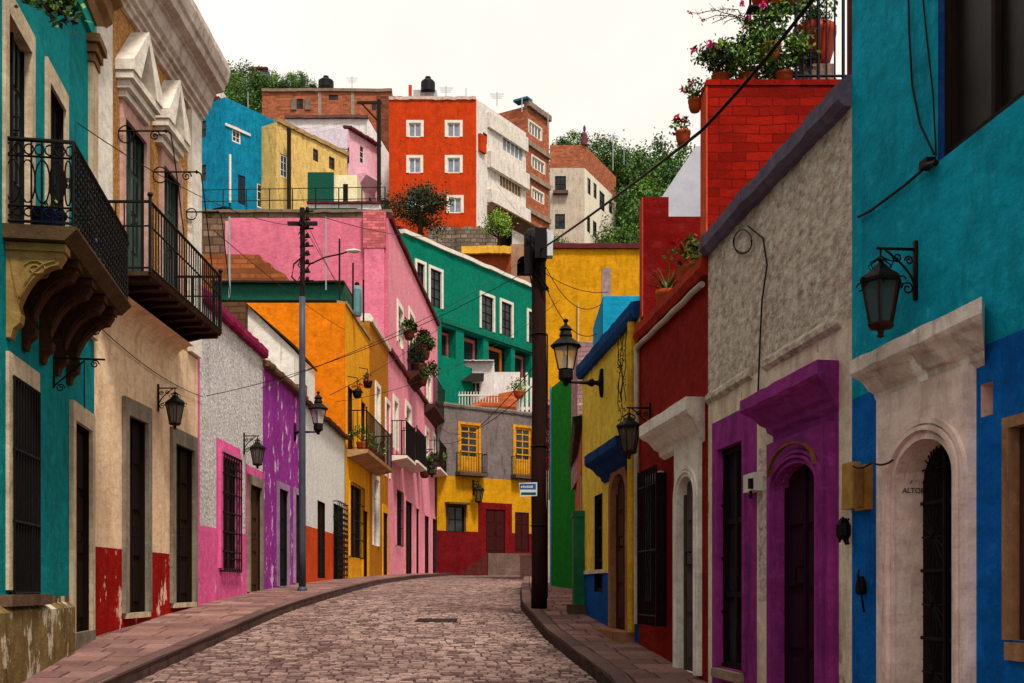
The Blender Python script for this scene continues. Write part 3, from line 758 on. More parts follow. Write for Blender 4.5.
# terrace picket fence
root = thing('picket_fence', 'white picket railing across the terrace front of the small white house', 'fence', tuple(W(470, 405, 64)))
mb = MB(); ft = Frame(W(459, 0, 64).xy, (1, 0), 1); z = W(0, 408, 64).z
for k in range(14): mb.box(ft, k * .17, k * .17 + .05, 0, .03, z - .6, z + .95)
mb.box(ft, -.05, 2.3, .031, .06, z + .7, z + .78); mb.build('pickets', WHITE, root)

# ---- big green house
GRN = plaster('007a62', .2, '0a4a40', .4, k=.9)
H = frontal('dark_green_house', 'long dark green house with white framed windows and a white roof line', 403, 549, 60.5, 233, 402, 8, [GRN], slope=.654)
F = H.fr
ws = [H.hole(F.op(a, b, c, d), WHITE, .18) for a, b, c, d in ((416.5, 424, 262, 300), (430, 441, 268, 305), (481, 493, 294, 328), (501, 511.5, 301, 334), (528, 536, 311, 342))]
arc_ = [H.hole(F.op(a, b, c, d), GRN, .5) for a, b, c, d in ((441.5, 456, 326, 355), (464, 483.5, 331, 366), (488.5, 511, 340, 374), (515, 531, 349, 380), (535, 547, 356, 384))]
H.build()
for o in ws: surround(H, o, .17, .06, WHITE, name='window_surround', wt=.17); window(H, o, DARKW, .1, 2, 4); 
for k, o in enumerate(arc_):
    mb = MB(); mb.box(F, o[0] - .1, o[1] + .1, -.62, -.5, o[2] - .2, o[3] + .2); mb.build('porch_wall', plaster('121c19', .3), H.root)  # near-black plaster paints in the shade of the open arcade
    mb = MB(); c = (o[0] + o[1]) / 2; w_ = (o[1] - o[0]) * .25; zz = (o[3] - o[2])
    mb.band(F, [(c - w_, o[2]), (c - w_, o[3] - zz * .2), (c + w_, o[3] - zz * .2), (c + w_, o[2])], [(c - w_ - .18, o[2]), (c - w_ - .18, o[3] - zz * .1), (c + w_ + .18, o[3] - zz * .1), (c + w_ + .18, o[2])], -.499, -.42)
    mb.build('porch_door_frame', (simple('orange_frame', 'b05a1a', .6) if k == 2 else simple('brown_pink_frame', '8a4a44', .6)), H.root)
coping(H, [(-.3, H.z1), (.15, H.z1), (.15, H.z1 + .22), (-.3, H.z1 + .26)], WHITE, name='roof_edge')
z = F.Z(441, 318); box_part(H, 'string_course', (F.U(441), F.L, z - .25, z), 0, .12, plaster('006a54', .2))
coping(H, [(-.9, H.z1 + .5), (-.2, H.z1 + .33), (-.2, H.z1 + .42), (-.9, H.z1 + .6)], simple('dark_coping', '5a1f26', .8, 0, .4), name='tile_strip')

# ---- behind it: brown house with yellow roof edge and arch
H = frontal('brown_terrace_house', 'low red-brown house with a yellow roof edge behind the green house', 462, 511, 76, 254, 285, 4, [plaster('9a4a26', .3, '5a2a1a', .5)])
H.build(); coping(H, [(-.3, H.z1), (.7, H.z1 - .15), (.7, H.z1 + .35), (-.3, H.z1 + .6)], plaster('e0a83c', .2, '9a6a2a', .4), name='roof_edge')
H = frontal('arched_stone_house', 'pinkish stone wall with a dark arch beside the dark pole', 511, 548, 77, 244, 290, 4, [plaster('a8806a', .35, '5a4034', .6)])
q = H.hole(H.fr.op(517, 530, 256, 276), DARKW, .9, arch=.6); H.build(); mb = MB(); mb.box(H.fr, q[0] - .2, q[1] + .2, -1, -.9, q[2] - .2, q[3] + .2); mb.build('door', DARKW, H.root)
# rooftop water tanks
for px, lab in ((535, 'black rooftop water tank, the left one beside the white tank'),):
    t = thing('water_tank', lab, 'tank', tuple(W(px, 262, 74)), 'rooftop tanks beside the dark pole')
    mb = MB(); mb.lathe(W(px, 262, 74), [(.7, 0), (.75, .2), (.75, 1.9), (.5, 2.15), (.2, 2.2)], 14); mb.build('tank_body', simple('black_plastic', '16161a', .5), t, smooth=True)
    mb = MB(); mb.lathe(W(px, 262, 74) + Vector((0, 0, 2.2)), [(.25, 0), (.25, .12), (.1, .16)], 10); mb.build('tank_lid', simple('black_plastic', '16161a', .5), t)
t = thing('water_tank', 'white rooftop water tank at the edge of the ochre wall', 'tank', tuple(W(547, 254, 74)), 'rooftop tanks beside the dark pole')
mb = MB(); mb.lathe(W(546, 256, 74), [(.45, 0), (.5, .2), (.5, 1.4), (.3, 1.6), (.15, 1.65)], 14); mb.build('tank_body', simple('white_plastic', 'd0d2d6', .5), t, smooth=True)
mb = MB(); mb.lathe(W(546, 256, 74) + Vector((0, 0, 1.65)), [(.2, 0), (.2, .1), (.1, .14)], 10); mb.build('tank_lid', simple('white_plastic', 'd0d2d6', .5), t)

# ---- orange-red tower house with white side
ORR = plaster('c03c10', .3, '7a2410', .55)
H = frontal('orange_red_house', 'tall square orange-red house on the hill with six white framed windows', 389, 476, 90, 100, 246, 9, [ORR])
F = H.fr
ws = [H.hole(F.op(a, b, c, d), WHITE, .15) for a, b, c, d in ((409, 421, 123, 137), (447.5, 460, 123, 137), (409, 420.5, 158, 173), (447.5, 460, 158, 173), (449, 461, 198, 213))]
wl = H.hole(F.op(410, 421, 198, 213), WHITE, .15); H.build()
for o in ws + [wl]: surround(H, o, .22, .06, WHITE, name='window_surround'); window(H, o, WHITE, .1, 2, 1, .08, bar=.05, gl=CURTAIN)
coping(H, [(-.3, H.z1), (.12, H.z1), (.12, H.z1 + .25), (-.3, H.z1 + .3)], plaster('c8b0a4', .2, '7a5a50', .5))
mb = MB(); rt = H.z1
mb.box(F, F.U(410), F.U(434), -6, -3, rt, rt + 2.2); mb.build('roof_room', plaster('b4b0ae', .2), H.root)
mb = MB(); mb.tube([F.P(F.U(408), -2, rt), F.P(F.U(408), -2, rt + 2.1)], .16, 6); mb.build('chimney', simple('red_pipe', 'c03a20', .7), H.root)
t = thing('water_tank', 'black water tank standing on the orange-red house roof', 'tank', tuple(W(428, 96, 93)))
mb = MB(); mb.lathe(W(428, 92, 93), [(.6, 0), (.6, .2), (.6, .8), (.4, 1.0), (.2, 1.1)], 12); mb.build('tank_body', simple('black_plastic', '16161a', .5), t)
mb = MB(); mb.lathe(W(428, 92, 93) + Vector((0, 0, 1.1)), [(.25, 0), (.25, .15), (.1, .2)], 10); mb.build('tank_lid', simple('black_plastic', '16161a', .5), t)
t = thing('rubble_retaining_wall', 'rough rubble stone wall at the foot of the orange-red house', 'wall', tuple(W(450, 246, 87)))
mb = MB(); ft = Facade((W(428, 0, 87).x, 87), (W(500, 0, 87).x, 87)); mb.profile(ft, [(0, 26), (0, W(0, 227, 87).z), (-1.5, W(0, 226, 87).z), (-1.5, 26)], 0, ft.L, 0, .15, 14); mb.build('wall_block', brick('8a7a6c', '4a4038', .5, .3, .5, .15), t)
H = frontal('white_side_house', 'white house with stacked overhanging storeys leaning against the orange-red house', 476.5, 526, 90.3, 99, 245, 7, [plaster('dcd4cc', .14, '7a6a60', .5)], slope=.62)
F = H.fr; WC0 = plaster('ded6cc', .2, '7a6a60', .5)
ww = [H.hole(F.op(a, b, c, d), plaster('dcd4cc', .14, '7a6a60', .5), .2) for a, b, c, d in ((503, 523, 133, 150), (500, 521, 171, 186))]
q = H.hole(F.op(497, 512, 212, 245), DARKW, .5, arch=1.2); sm = H.hole(F.op(483, 487, 132, 142), DARKW, .2); H.build()
window(H, ww[0], WHITE, .1, 5, 1, .08, bar=.08, gl=CURTAIN); window(H, ww[1], simple('tan_frames', 'c8a878', .6), .1, 7, 1, .1, bar=.1); window(H, sm, DARKW, .1, 1, 2)
mb = MB(); mb.box(F, q[0] - .2, q[1] + .2, -.6, -.5, q[2] - .2, q[3] + .2); mb.build('door', DARKW, H.root)
for ya, yb, p, m in ((113, 128, .25, WC0), (152, 168, .4, WC0), (190, 203, .5, WC0)):
    z0, z1 = F.Z(488, yb), F.Z(488, ya); box_part(H, 'balcony_parapet', (F.U(487), F.L, z0, z1), 0, p, m)
mb = MB(); z = F.Z(488, 207); mb.profile(F, [(0, z - .8), (.9, z - .05), (.9, z + .1), (0, z + .1)], F.U(487), F.L); mb.build('overhang', stone('6a4a3a'), H.root)
mb = MB(); mb.box(F, F.U(478), F.U(484), 0, .25, F.Z(488, 157), F.Z(488, 140)); mb.build('red_panel', ORR, H.root)
BRK = brick('b06040', '8a6a58', .45, .16)
H = frontal('red_brick_tower_house', 'unplastered red brick house with concrete bands and white window groups', 526.5, 549, 101, 106, 250, 7, [BRK], slope=.62)
F = H.fr
ww = [H.hole(F.op(a, b, c, d), WHITE, .15) for a, b, c, d in ((529, 541, 121, 133), (532, 544, 156, 167), (532, 543, 188, 198))]; H.build()
for o in ww: surround(H, o, .15, .05, WHITE, name='window_surround'); window(H, o, WHITE, .1, 4, 1, .1, bar=.12)
for y in (143, 175, 210): z = F.Z(527, y); box_part(H, 'floor_slab', (0, F.L, z - .2, z + .25), 0, .25, stone('9a8474'))
coping(H, [(-.3, H.z1), (.3, H.z1), (.3, H.z1 + .5), (-.3, H.z1 + .5)], stone('8a7a6c'))
mb = MB(); mb.box(F, -.4, F.U(529.5), -1.2, .32, H.z1 + .501, H.z1 + .7); mb.build('blue_roof_edge', simple('blue_paint_roof', '1f5f76', .7), H.root)
# ---- white corner house with brick parapet
WC = plaster('e4d8c6', .12, '9a8470', .4); WC2 = plaster('c4b4a4', .18, '5a4a40', .6)
a = ((549 - CX) * 121 / FL, 121); 
H = frontal('white_corner_house', 'white two storey corner house with a brick parapet on the hill', 550, 584.5, 120, 168, 250, 7, [WC2])
F = H.fr; ww = [H.hole(F.op(a, b, c, d), DARKW, .2) for a, b, c, d in ((555, 566, 176, 192), (555, 565, 214, 229))]; H.build()
for o in ww: window(H, o, DARKW, .12, 2, 2)
mb = MB(); mb.box(F, F.U(553), F.U(568), 0, .6, F.Z(555, 195), F.Z(555, 192)); mb.build('balcony', stone('6a5448'), H.root)
box_part(H, 'parapet', (0, F.L, H.z1 + .001, F.Z(550, 145)), -.25, 0, BRK)
F2 = Facade((F.P(F.L, 0, 0).x, 120), (F.P(F.L, 0, 0).x + 9.3 * .53, 120 + 9.3 * 1.15))
H3 = House('white_corner_house_wing', 'bright white side wing with two rows of small dark windows beside the forest', F2, .02, F2.U(616), H.z0, H.z1, 5, [WC])
ww = [H3.hole(F2.op(a, b, c, d), DARKW, .2) for a, b, c, d in ((587.5, 590.5, 177, 193), (593.5, 596.5, 182, 197), (599.5, 604.5, 190, 208), (609, 612, 200, 212), (587, 590, 215, 231), (593, 596.5, 220, 236))]; H3.build()
for o in ww: window(H3, o, DARKW, .12, 1, 2)
box_part(H3, 'parapet', (.02, H3.u1, H3.z1 + .001, F.Z(550, 145)), -.25, 0, BRK)
# statue-like figure on the parapet corner (small finial)
t = thing('roof_finial', 'small dark reddish figure standing on the brick parapet corner', 'roof ornament', (F.P(F.L, 0, 0).x, 120, F.Z(550, 145)))
mb = MB(); mb.lathe((F.P(F.L, 0, 0).x, 120.1, F.Z(550, 145)), [(.34, 0), (.3, .6), (.26, 1.2), (.1, 1.5), (.16, 1.75), (.14, 2.0), (.04, 2.2)], 8); mb.build('figure', simple('weathered_statue', '6a3440', .8), t)

# ---- blue house upper left
BLU = plaster('0a80a4', .35, '0a4458', .7, 0, '5aa0b0', .3)
H = frontal('bright_blue_house', 'bright blue hillside house with a white pipe and small windows', 225, 276, 78, 97, 206, 5, [BLU], slope=.69)
F = H.fr
ww = [H.hole(F.op(a, b, c, d), GREYSTONE, .2) for a, b, c, d in ((232, 241, 124, 141), (238, 245, 174, 203), (257, 267, 182, 207))]; H.build()
window(H, ww[0], WHITE, .1, 2, 3, .12); door(H, ww[1], wood('26303a'), .15, handle=False); window(H, ww[2], WHITE, .1, 2, 3, .12)
z = F.Z(225, 124); mb = MB(); mb.box(F, 0, F.U(250), 0, .1, z - .12, z + .06); mb.build('string_course', WH2, H.root)
mb = MB(); mb.tube([F.P(F.U(229), .12, F.Z(229, 203)), F.P(F.U(229), .12, F.Z(229, 155))], .09, 6); mb.build('pipe', WHITE, H.root)
FB = Facade((W(197, 0, 81).x, 79.6), (W(225, 0, 78).x, 78.0))
Hb = House('bright_blue_house_wing', 'shaded front of the bright blue hillside building next to the white cornice', FB, -2, FB.L - .02, H.z0, H.z1 - .6, 4, [BLU])
ww = [Hb.hole(FB.op(a, b, c, d), DARKW, .2) for a, b, c, d in ((200, 206, 122, 138), (200, 206, 166, 182))]; Hb.build()
for o in ww: window(Hb, o, DARKW, .1, 1, 2)
t = frontal('white_roof_room', 'small white room with red-brown eave above the bright blue house', 190, 220, 90, 86, 108, 3, [WH2]); t.build()
coping(t, [(-.3, t.z0 + .6), (.4, t.z0 + .5), (.4, t.z0 + .8), (-.3, t.z0 + .9)], simple('dark_coping', '5a1f26', .8, 0, .4), name='eave')
# ---- pale yellow house
PY = plaster('dcba70', .25, '8a6a3c', .8, 0, 'b09a78', .34)
H = frontal('pale_yellow_house', 'pale yellow hillside house with a weathered roof edge and two small brown windows', 276.5, 347, 80, 122, 216, 3, [PY], slope=.66)
F = H.fr
ww = [H.hole(F.op(a, b, c, d), DARKW, .2) for a, b, c, d in ((280, 288, 153, 176), (313, 318, 148, 160), (329, 334.5, 156, 168))]; H.build()
window(H, ww[0], WHITE, .1, 2, 3, .12); [window(H, o, BROWNW, .1, 1, 2, .1) for o in ww[1:]]
coping(H, [(-.3, H.z1), (.15, H.z1), (.15, H.z1 + .3), (-.3, H.z1 + .3)], stone('a88a5a'))
# green corrugated gate box + annexe
H = frontal('cream_annexe', 'small cream annexe with a dark green metal front panel', 308, 357, 76, 175, 206, 4, [plaster('e8dcb4', .12, '9a8a64', .4)]); F = H.fr
q = H.hole(F.op(343, 348, 184, 205), DARKW, .2); H.build(); door(H, q, DARKG, .12, handle=False)
box_part(H, 'green_panel', (0, F.U(334), H.z0, F.Z(308, 173)), 0, .15, simple('dark_green_metal', '0a4a3a', .5, .2))
H = frontal('white_flat_roof_house', 'low white flat roofed block with a dark green band above the stone wall', 307, 380, 62, 204, 214, 4, [WH2, simple('dark_green_metal', '0a4a3a', .5, .2)], zones=((-99, 0),))
H.rects = [(0, H.fr.U(357), H.fr.Z(307, 213.5), H.fr.Z(307, 208), 1)]; H.build()
coping(H, [(-.3, H.z1), (.15, H.z1), (.15, H.z1 + .12), (-.3, H.z1 + .15)], simple('dark_coping', '5a1f26', .8, 0, .4))
# ---- pale pink house
PP = plaster('e6b2c2', .12, 'a07a84', .35)
H = frontal('pale_pink_house', 'pale pink hillside house with a small bracket balcony and white gable', 348, 378, 88, 129, 216, 6, [PP], slope=.52); F = H.fr
ww = [H.hole(F.op(a, b, c, d), WH2, .15) for a, b, c, d in ((360, 364, 145, 162), (369, 372.5, 196, 210))]; H.build()
for o in ww: window(H, o, WHITE, .1, 1, 3)
mb = MB(); z = F.Z(355, 174); mb.profile(F, [(0, z - 1.0), (.9, z - .1), (.9, z + .1), (0, z + .1)], F.U(357), F.U(373)); mb.build('balcony', PP, H.root)
coping(H, [(-.5, H.z1 + .2), (.35, H.z1), (.35, H.z1 + .2), (-.5, H.z1 + .4)], simple('dark_coping', '5a1f26', .8, 0, .4), name='eave')
mb = MB(); F3 = Facade((W(286, 0, 89).x, 89), (W(348, 0, 88).x, 88.02)); mb.prism(F3, [(0, H.z0), (0, F3.Z(286, 127)), (F3.L - .05, H.z1), (F3.L - .05, H.z0)], -4, 0); mb.build('gable_wall', plaster('d8ccd8', .12, '8a8488', .4), H.root)
H = frontal('white_back_house', 'plain white gable behind the pale pink house below the brick terrace', 285, 368, 97, 119, 200, 6, [WH2]); 
H.build(); mb = MB(); mb.prism(H.fr, [(H.fr.L + .01, H.z0), (H.fr.L + .01, H.z1), (H.fr.L + 2.2, H.z1 - 3.6), (H.fr.L + 2.2, H.z0)], -6, 0); mb.build('side_wall', WH2, H.root)
coping(H, [(-.4, H.z1), (.3, H.z1), (.3, H.z1 + .25), (-.4, H.z1 + .25)], stone('6a4a44'), name='eave')
# ---- long brick terrace
H = frontal('long_brick_house', 'long unplastered red brick terrace house high on the hill', 262, 392, 112, 92, 190, 7, [brick('a45a3c', '8a6450', .5, .18)]); F = H.fr
ww = [H.hole(F.op(a, b, c, d), DARKW, .2) for a, b, c, d in ((297, 303, 99, 109), (329, 338, 95, 100), (372, 380, 103, 110))]; H.build()
for o in ww: window(H, o, DARKW, .12, 2, 1)
for px in (291, 305): box_part(H, 'shutter', (F.U(px), F.U(px + 5.5), F.Z(297, 110), F.Z(297, 99)), 0, .12, stone('7a6a60'))
for u in (F.U(318), F.U(351)): box_part(H, 'concrete_column', (u, u + .35, H.z0, H.z1), 0, .06, stone('9a8a7c'))
coping(H, [(-.3, H.z1), (.2, H.z1), (.2, H.z1 + .3), (-.3, H.z1 + .3)], stone('8a7464'))
t = thing('water_tank', 'black water tank on the long brick house', 'tank', tuple(W(326, 92, 114)))
mb = MB(); mb.lathe(W(326, 90, 114), [(.75, 0), (.8, .2), (.8, .9), (.5, 1.1), (.3, 1.2)], 12); mb.build('tank_body', simple('black_plastic', '16161a', .5), t)
mb = MB(); mb.lathe(W(326, 90, 114) + Vector((0, 0, 1.2)), [(.3, 0), (.3, .2), (.1, .25)], 10); mb.build('tank_lid', simple('black_plastic', '16161a', .5), t)
H = frontal('brick_ruin_house', 'dark brown brick shell beside the roof of the orange-red house', 376, 402, 104, 96, 240, 6, [brick('7a4432', '5a4238', .5, .18)])
H.build()

# ---- stone retaining wall and brick ruin on the left roofs
H = frontal('stone_retaining_wall', 'weathered grey brown stone retaining wall above the shaded pink gable', 190, 392, 56, 213, 330, 1.2, [brick('7d6450', '4e4036', .7, .3)], cat='wall'); H.build()
coping(H, [(-.4, H.z1), (.12, H.z1), (.12, H.z1 + .15), (-.4, H.z1 + .2)], stone('7a6a5c'))
H = frontal('terrace_rubble_wall', 'lower rubble stone wall left of the shaded pink gable', 190, 236, 44, 236, 300, 1.0, [brick('76604e', '4a3c32', .6, .3)], cat='wall'); H.build()
t = thing('brick_ruin_wall', 'brown brick ruin wall with a broken sloping top in front of the shaded pink gable', 'wall', tuple(W(240, 290, 39)))
F = Facade((W(195, 0, 39).x, 39), (W(300, 0, 39).x, 39)); mb = MB()
mb.prism(F, [(0, 8), (0, F.Z(0, 257)), (F.U(262), F.Z(0, 258)), (F.U(264), F.Z(0, 263)), (F.U(272), F.Z(0, 266)), (F.U(278), F.Z(0, 273)), (F.U(287), F.Z(0, 277)), (F.U(291), F.Z(0, 283)), (F.U(291), 8)], 0, .4)
mb.build('wall_block', brick('95552f', '6a4632', .5, .16), t)
H = frontal('green_shed', 'low dark green sheet metal shed on the orange house roof', 213, 345, 35, 284, 300, 2.5, [simple('dark_green_metal', '0a4a3a', .5, .2)], cat='shed'); H.build()
coping(H, [(-2.5, H.z1 + .05), (.2, H.z1), (.2, H.z1 + .06), (-2.5, H.z1 + .12)], simple('black_sheet', '1c1a16', .6), name='roof_sheet')
# roof-top blocks behind the pink and purple houses
t = thing('white_lean_to', 'white triangular gable wall with a dark tiled slope behind the purple house', 'house', tuple(W(270, 385, 28.3)))
F = Facade((W(245, 0, 28.3).x, 28.3), (W(294, 0, 28.3).x, 28.3)); mb = MB()
mb.prism(F, [(0, 5.5), (0, F.Z(0, 303)), (F.L, F.Z(0, 350)), (F.L, 5.5)], 0, -3); mb.build('wall', plaster('e8e2da', .1, '9a9088', .3), t)
mb = MB(); mb.prism(F, [(-.03, F.Z(0, 301)), (-.03, F.Z(0, 303) + .05), (F.L + .05, F.Z(0, 349)), (F.L + .05, F.Z(0, 346))][::-1], .12, -3.1); mb.build('roof', simple('old_roof_tile', '3a2418', .85, 0, .5, 14, .03), t)
H = frontal('brown_brick_block', 'crumbling brown brick block behind the magenta coping', 214, 245, 28.0, 302, 372, .3, [brick('6a4a34', '3f3026', .5, .16)]); H.build()
H = frontal('dusky_brick_block', 'dusky pink brick wall behind the purple house', 257, 305, 27.6, 384, 420, .3, [brick('8a6260', '6a4a48', .4, .14)]); H.build()
# ------------------------------------------------------------------ RIGHT SIDE
def rx(d): return 2.774 - .11 * d
def RF(d0, d1): return Facade((rx(d0), d0), (rx(d1), d1), -1)
CAP = .085
def hood(h, u0, u1, z0, z1, p, mat, name='hood_cornice', e0=.75, e1=.75):
    fr = h.fr; mb = MB(); hh = z1 - z0
    st = [(0, .10), (.18, .10), (.22, .22), (.4, .3), (.62, .5), (.72, .55), (.9, .62), (1.0, .7), (1.0, 1.0)]
    prev = 0
    prof = [(0.0, z0)] + [(p * a, z0 + hh * b) for a, b in st[1:]] + [(0, z1 + .03)]
    n = len(prof); segs = 10
    def row(k):
        t = k / segs; r = []
        for o, z in prof:
            r.append(fr.P(u0 - o * e0 + (u1 - u0 + o * (e0 + e1)) * t, o, z + (RND.uniform(-.006, .006) if 0 < k < segs else 0)))
        return r
    R_ = [row(k) for k in range(segs + 1)]
    mb.face(R_[0][::-1]); mb.face(R_[-1])
    for a, b in zip(R_, R_[1:]):
        for k in range(n): mb.face([a[k], a[(k + 1) % n], b[(k + 1) % n], b[k]])
    return mb.build(name, mat, h.root)
def rings(h, o, arch, base, mat, offs, name='arch_moulding', lb=None):
    u0, u1, z0, z1 = o; z0 = z0 if lb is None else lb; mb = MB()
    for a, b, p in offs:
        def path(k): return [(u0 - k, z0)] + arc(u0 - k, u1 + k, z1 - arch, z1 + k * .9, 16) + [(u1 + k, z0)]
        mb.band(h.fr, path(a), path(b), base - .003, base + p)
    return mb.build(name, mat, h.root)
# ---- teal and blue house
TEAL2 = plaster('0aa4c0', .28, '0a5f70', .6, 0, '3cb2c2', .34, k=1.0); BLUE2 = plaster('0666bc', .26, '0a3060', .55, 0, '2a7cc0', .32, k=1.0)
R1 = RF(1.6, 6.62); zb = R1.Z(1024, 329)
H = House('teal_blue_house', 'nearest house on the right, teal above and deep blue below with a pale stone portal', R1, 0, R1.L, -1, 8.5, 7, [BLUE2, TEAL2], ((-99, 0), (zb, 1)))
PORT = plaster('ffdcd2', .15, 'a8887c', .6, 0, 'd0a898', .34, k=1.0)
pd = R1.op(893, 954, 430, 700, 954); pz = zr(5.6) + .2; pd = (R1.U(951, .06), R1.U(893, .06), pz, R1.Z(950, 431, .06)); CAP = .12; H.hole(pd, PORT, .12, arch=.2); CAP = .085
wn = R1.op(938, 1040, 60, 162, 938); wn = (wn[0], wn[1], wn[2], wn[2] + 1.9); H.hole(wn, plaster('0a4a90', .2), .1)
nw = R1.op(1012, 1050, 428, 640, 1012); H.hole(nw, stone('a87a58'), .25)
nc = R1.op(981, 993, 381, 414, 993); H.hole(nc, plaster('d8b4a8', .15), .07)
H.build()
surround(H, pd, .125, .045, PORT, arch=.2, wt=.3, w2=.24, lb=zr(5.6)); rings(H, pd, .2, .045, PORT, ((.0, .03, .012), (.05, .075, .03), (.088, .122, .02)), lb=zr(5.6))
hood(H, pd[0] - .2, pd[1] + .28, pd[3] + .28, 2.99, .16, plaster('fae2d6', .25, '5a3c30', .9, 0, 'fffaf4', .42), e0=1.6, e1=.3)
box_part(H, 'niche_panel', nc, -.1, -.07, plaster('e0b8aa', .12))
box_part(H, 'door_step', (pd[0], pd[1], zr(5.6), pd[2]), -.45, .1, PORT)
# ironwork door with radiating pattern
fr = R1; mb = MB(); u0, u1_, z0, z1 = pd; dp = .11
mb.box(fr, u0 - .05, u1_ + .05, -dp - .06, -dp, z0, z1 + .05)
dr = mb.build('door', DARKW, H.root); mb = MB()
for c in range(2):
    ca = u0 + (u1_ - u0) * (c + .5) / 2; hw = (u1_ - u0) / 4 - .03
    for j in range(4):
        cz_ = z0 + .62 + j * .36
        for k in range(16):
            a = 2 * PI * k / 16
            mb.tube([fr.P(ca + .02 * math.cos(a), -dp + .02, cz_ + .02 * math.sin(a)), fr.P(ca + hw * math.cos(a), -dp + .02, cz_ + .17 * math.sin(a))], .005, 4)
        mb.box(fr, ca - hw, ca + hw, -dp + .001, -dp + .03, cz_ + .172, cz_ + .19)
    mb.box(fr, ca - hw - .02, ca - hw, -dp + .001, -dp + .035, z0, z1)
mb.build('door_ironwork', IRON, dr)
window(H, wn, wood('241a16'), .06, 2, 2, .05, bar=.018, gl=simple('dark_brown_pane', '231b17', .35, 0, .4, 2)); window(H, nw, BROWNW, .18, 2, 3)
surround(H, nw, .05, .02, stone('b0825c'), name='window_surround')
box_part(H, 'window_sill', (nw[0] - .1, nw[1] + .03, nw[2] - .09, nw[2] - .01), 0, .02, stone('b0825c'))
# faint lettering on the portal jamb
for k, s_ in enumerate(('JA', 'ALTOR')):
    cu = bpy.data.curves.new('jamb_lettering', 'FONT'); cu.body = s_; cu.size = .04; cu.align_x = 'CENTER'; cu.extrude = .001
    cu.materials.append(simple('faded_black_paint', '2a1c1c', .8))
    o = bpy.data.objects.new('jamb_lettering', cu); COL.objects.link(o); o.parent = H.root
    p = fr.P(pd[1] - .004, -.055, EYE + (HZ - 484 - 11 * k) * 6.08 / FL) - ORG[H.root.name]
    dg = bpy.context.evaluated_depsgraph_get(); me = bpy.data.meshes.new_from_object(o.evaluated_get(dg)); bpy.data.objects.remove(o)
    o = bpy.data.objects.new('jamb_lettering', me); COL.objects.link(o); o.parent = H.root
    o.location = p; o.rotation_euler = (PI / 2, 0, math.atan2(-fr.n.y, -fr.n.x))
# wires on the teal wall (each is a thing)
def cable(name, label, pts, r=.008, sag=0, group=None, mat=None, seg=16):
    pts = [Vector(p) for p in pts]; out = []
    for a, b in zip(pts, pts[1:]):
        for k in range(seg):
            t = k / seg; q = a.lerp(b, t); q.z -= sag * 4 * t * (1 - t); out.append(q)
    out.append(pts[-1]); mb = MB(); mb.tube(out, r, 5)
    o = mb.build(name, mat or CABLE, None, org=pts[0].copy()); o.location = pts[0]
    return tag(o, label, 'cable', group)
CABLE = simple('black_cable', '17130f', .6)
fw = lambda px, py, o=.02, F=R1: F.P(F.U(px, o), o, F.Z(px, py, o))
cable('wall_cable', 'dark cable looping down the teal wall from above to the window corner', [fw(908, -20), fw(909, 30), fw(912, 85), fw(920, 125), fw(934, 154)], .006, 0)
cable('wall_cable', 'thin cable dropping beside the teal house window jamb', [fw(921, -20), fw(927, 40), fw(933, 95), fw(936, 156)], .005, 0)
cable('wall_cable', 'cable running down left from the window corner across the teal wall', [fw(934, 160), fw(905, 185), fw(870, 211), fw(858, 217)], .008, 0)
t = thing('junction_knob', 'small black cable clamp at the lower corner of the teal house window', 'cable clamp', tuple(fw(932, 163)))
mb = MB(); mb.box(R1, R1.U(936), R1.U(928), 0, .05, R1.Z(932, 168), R1.Z(932, 160)); mb.tube([fw(936, 163, .05), fw(928, 165, .05)], .016, 6); mb.build('clamp_body', IRON, t)

# ---- plaster and purple house
RC = plaster('ffdfcc', .25, '8a6248', .6, 2, k=1.0); SM = plaster('fadfc8', .25, '9a7050', .6, 0, 'b09078', .4); PU = plaster('a0388c', .3, '3a1440', .55, 0, 'b88a7a', .31)
R2 = RF(6.62, 9.62); zs = 3.33
H = House('plaster_purple_house', 'rough beige plaster house with purple door and window bands and a grey sloping coping', R2, 0, R2.L, -1, 4.62, 7, [SM, RC], ((-99, 0), (zs, 1)))
ud0, ud1 = R2.U(823), R2.U(781); dzt = R2.Z(823, 457)
pd = H.hole((ud0, ud1, zr(7.5) + .15, dzt), PU, .34, arch=.16)
wa, wb = R2.U(744), R2.U(719); pw = H.hole((wa, wb, R2.Z(742, 672), R2.Z(744, 440)), PU, .3)
pi = H.mi(PU); dl, dr_ = R2.U(839), R2.U(773); wl, wr = R2.U(757), R2.U(712)
H.rects += [(dl, dr_, -1, 2.98, pi), (wl, wr, -1, R2.Z(757, 401), pi)]
rs0, rs1 = R2.U(773), R2.U(757); H.mats.append(RC)
H.rects += [(rs0 + .05, rs1 - .03, 1.6, 2.75, 1)]
H.build()
surround(H, pd, .11, .045, PU, arch=.16, wt=.2); rings(H, pd, .16, .045, PU, ((.0, .025, .012), (.04, .06, .03), (.075, .1, .02))); surround(H, (pd[0] - .12, pd[1] + .12, pd[2], pd[3] + .1), .07, .04, PU, arch=.2, wt=.1, name='outer_surround')
mb = MB(); A = arc(pd[0] - .04, pd[1] + .04, pd[3] - .05, pd[3] + .13, 12); B = arc(pd[0] - .046, pd[1] + .046, pd[3] - .05, pd[3] + .142, 12); mb.band(R2, A, B, .062, .09); mb.build('arch_moulding', simple('ochre_edge_paint', '8a5a24', .8, 0, .5), H.root)
door(H, pd, wood('2a0c24'), .28, 4, 2); hood(H, dl - .0, dr_ + .0, 2.8, 3.08, .2, PU)
window(H, pw, DARKW, .22, 2, 3); grille(H, (pw[0] + .01, pw[1] - .01, pw[2] + .02, pw[3] - .02), -.1, 4, 4, True)
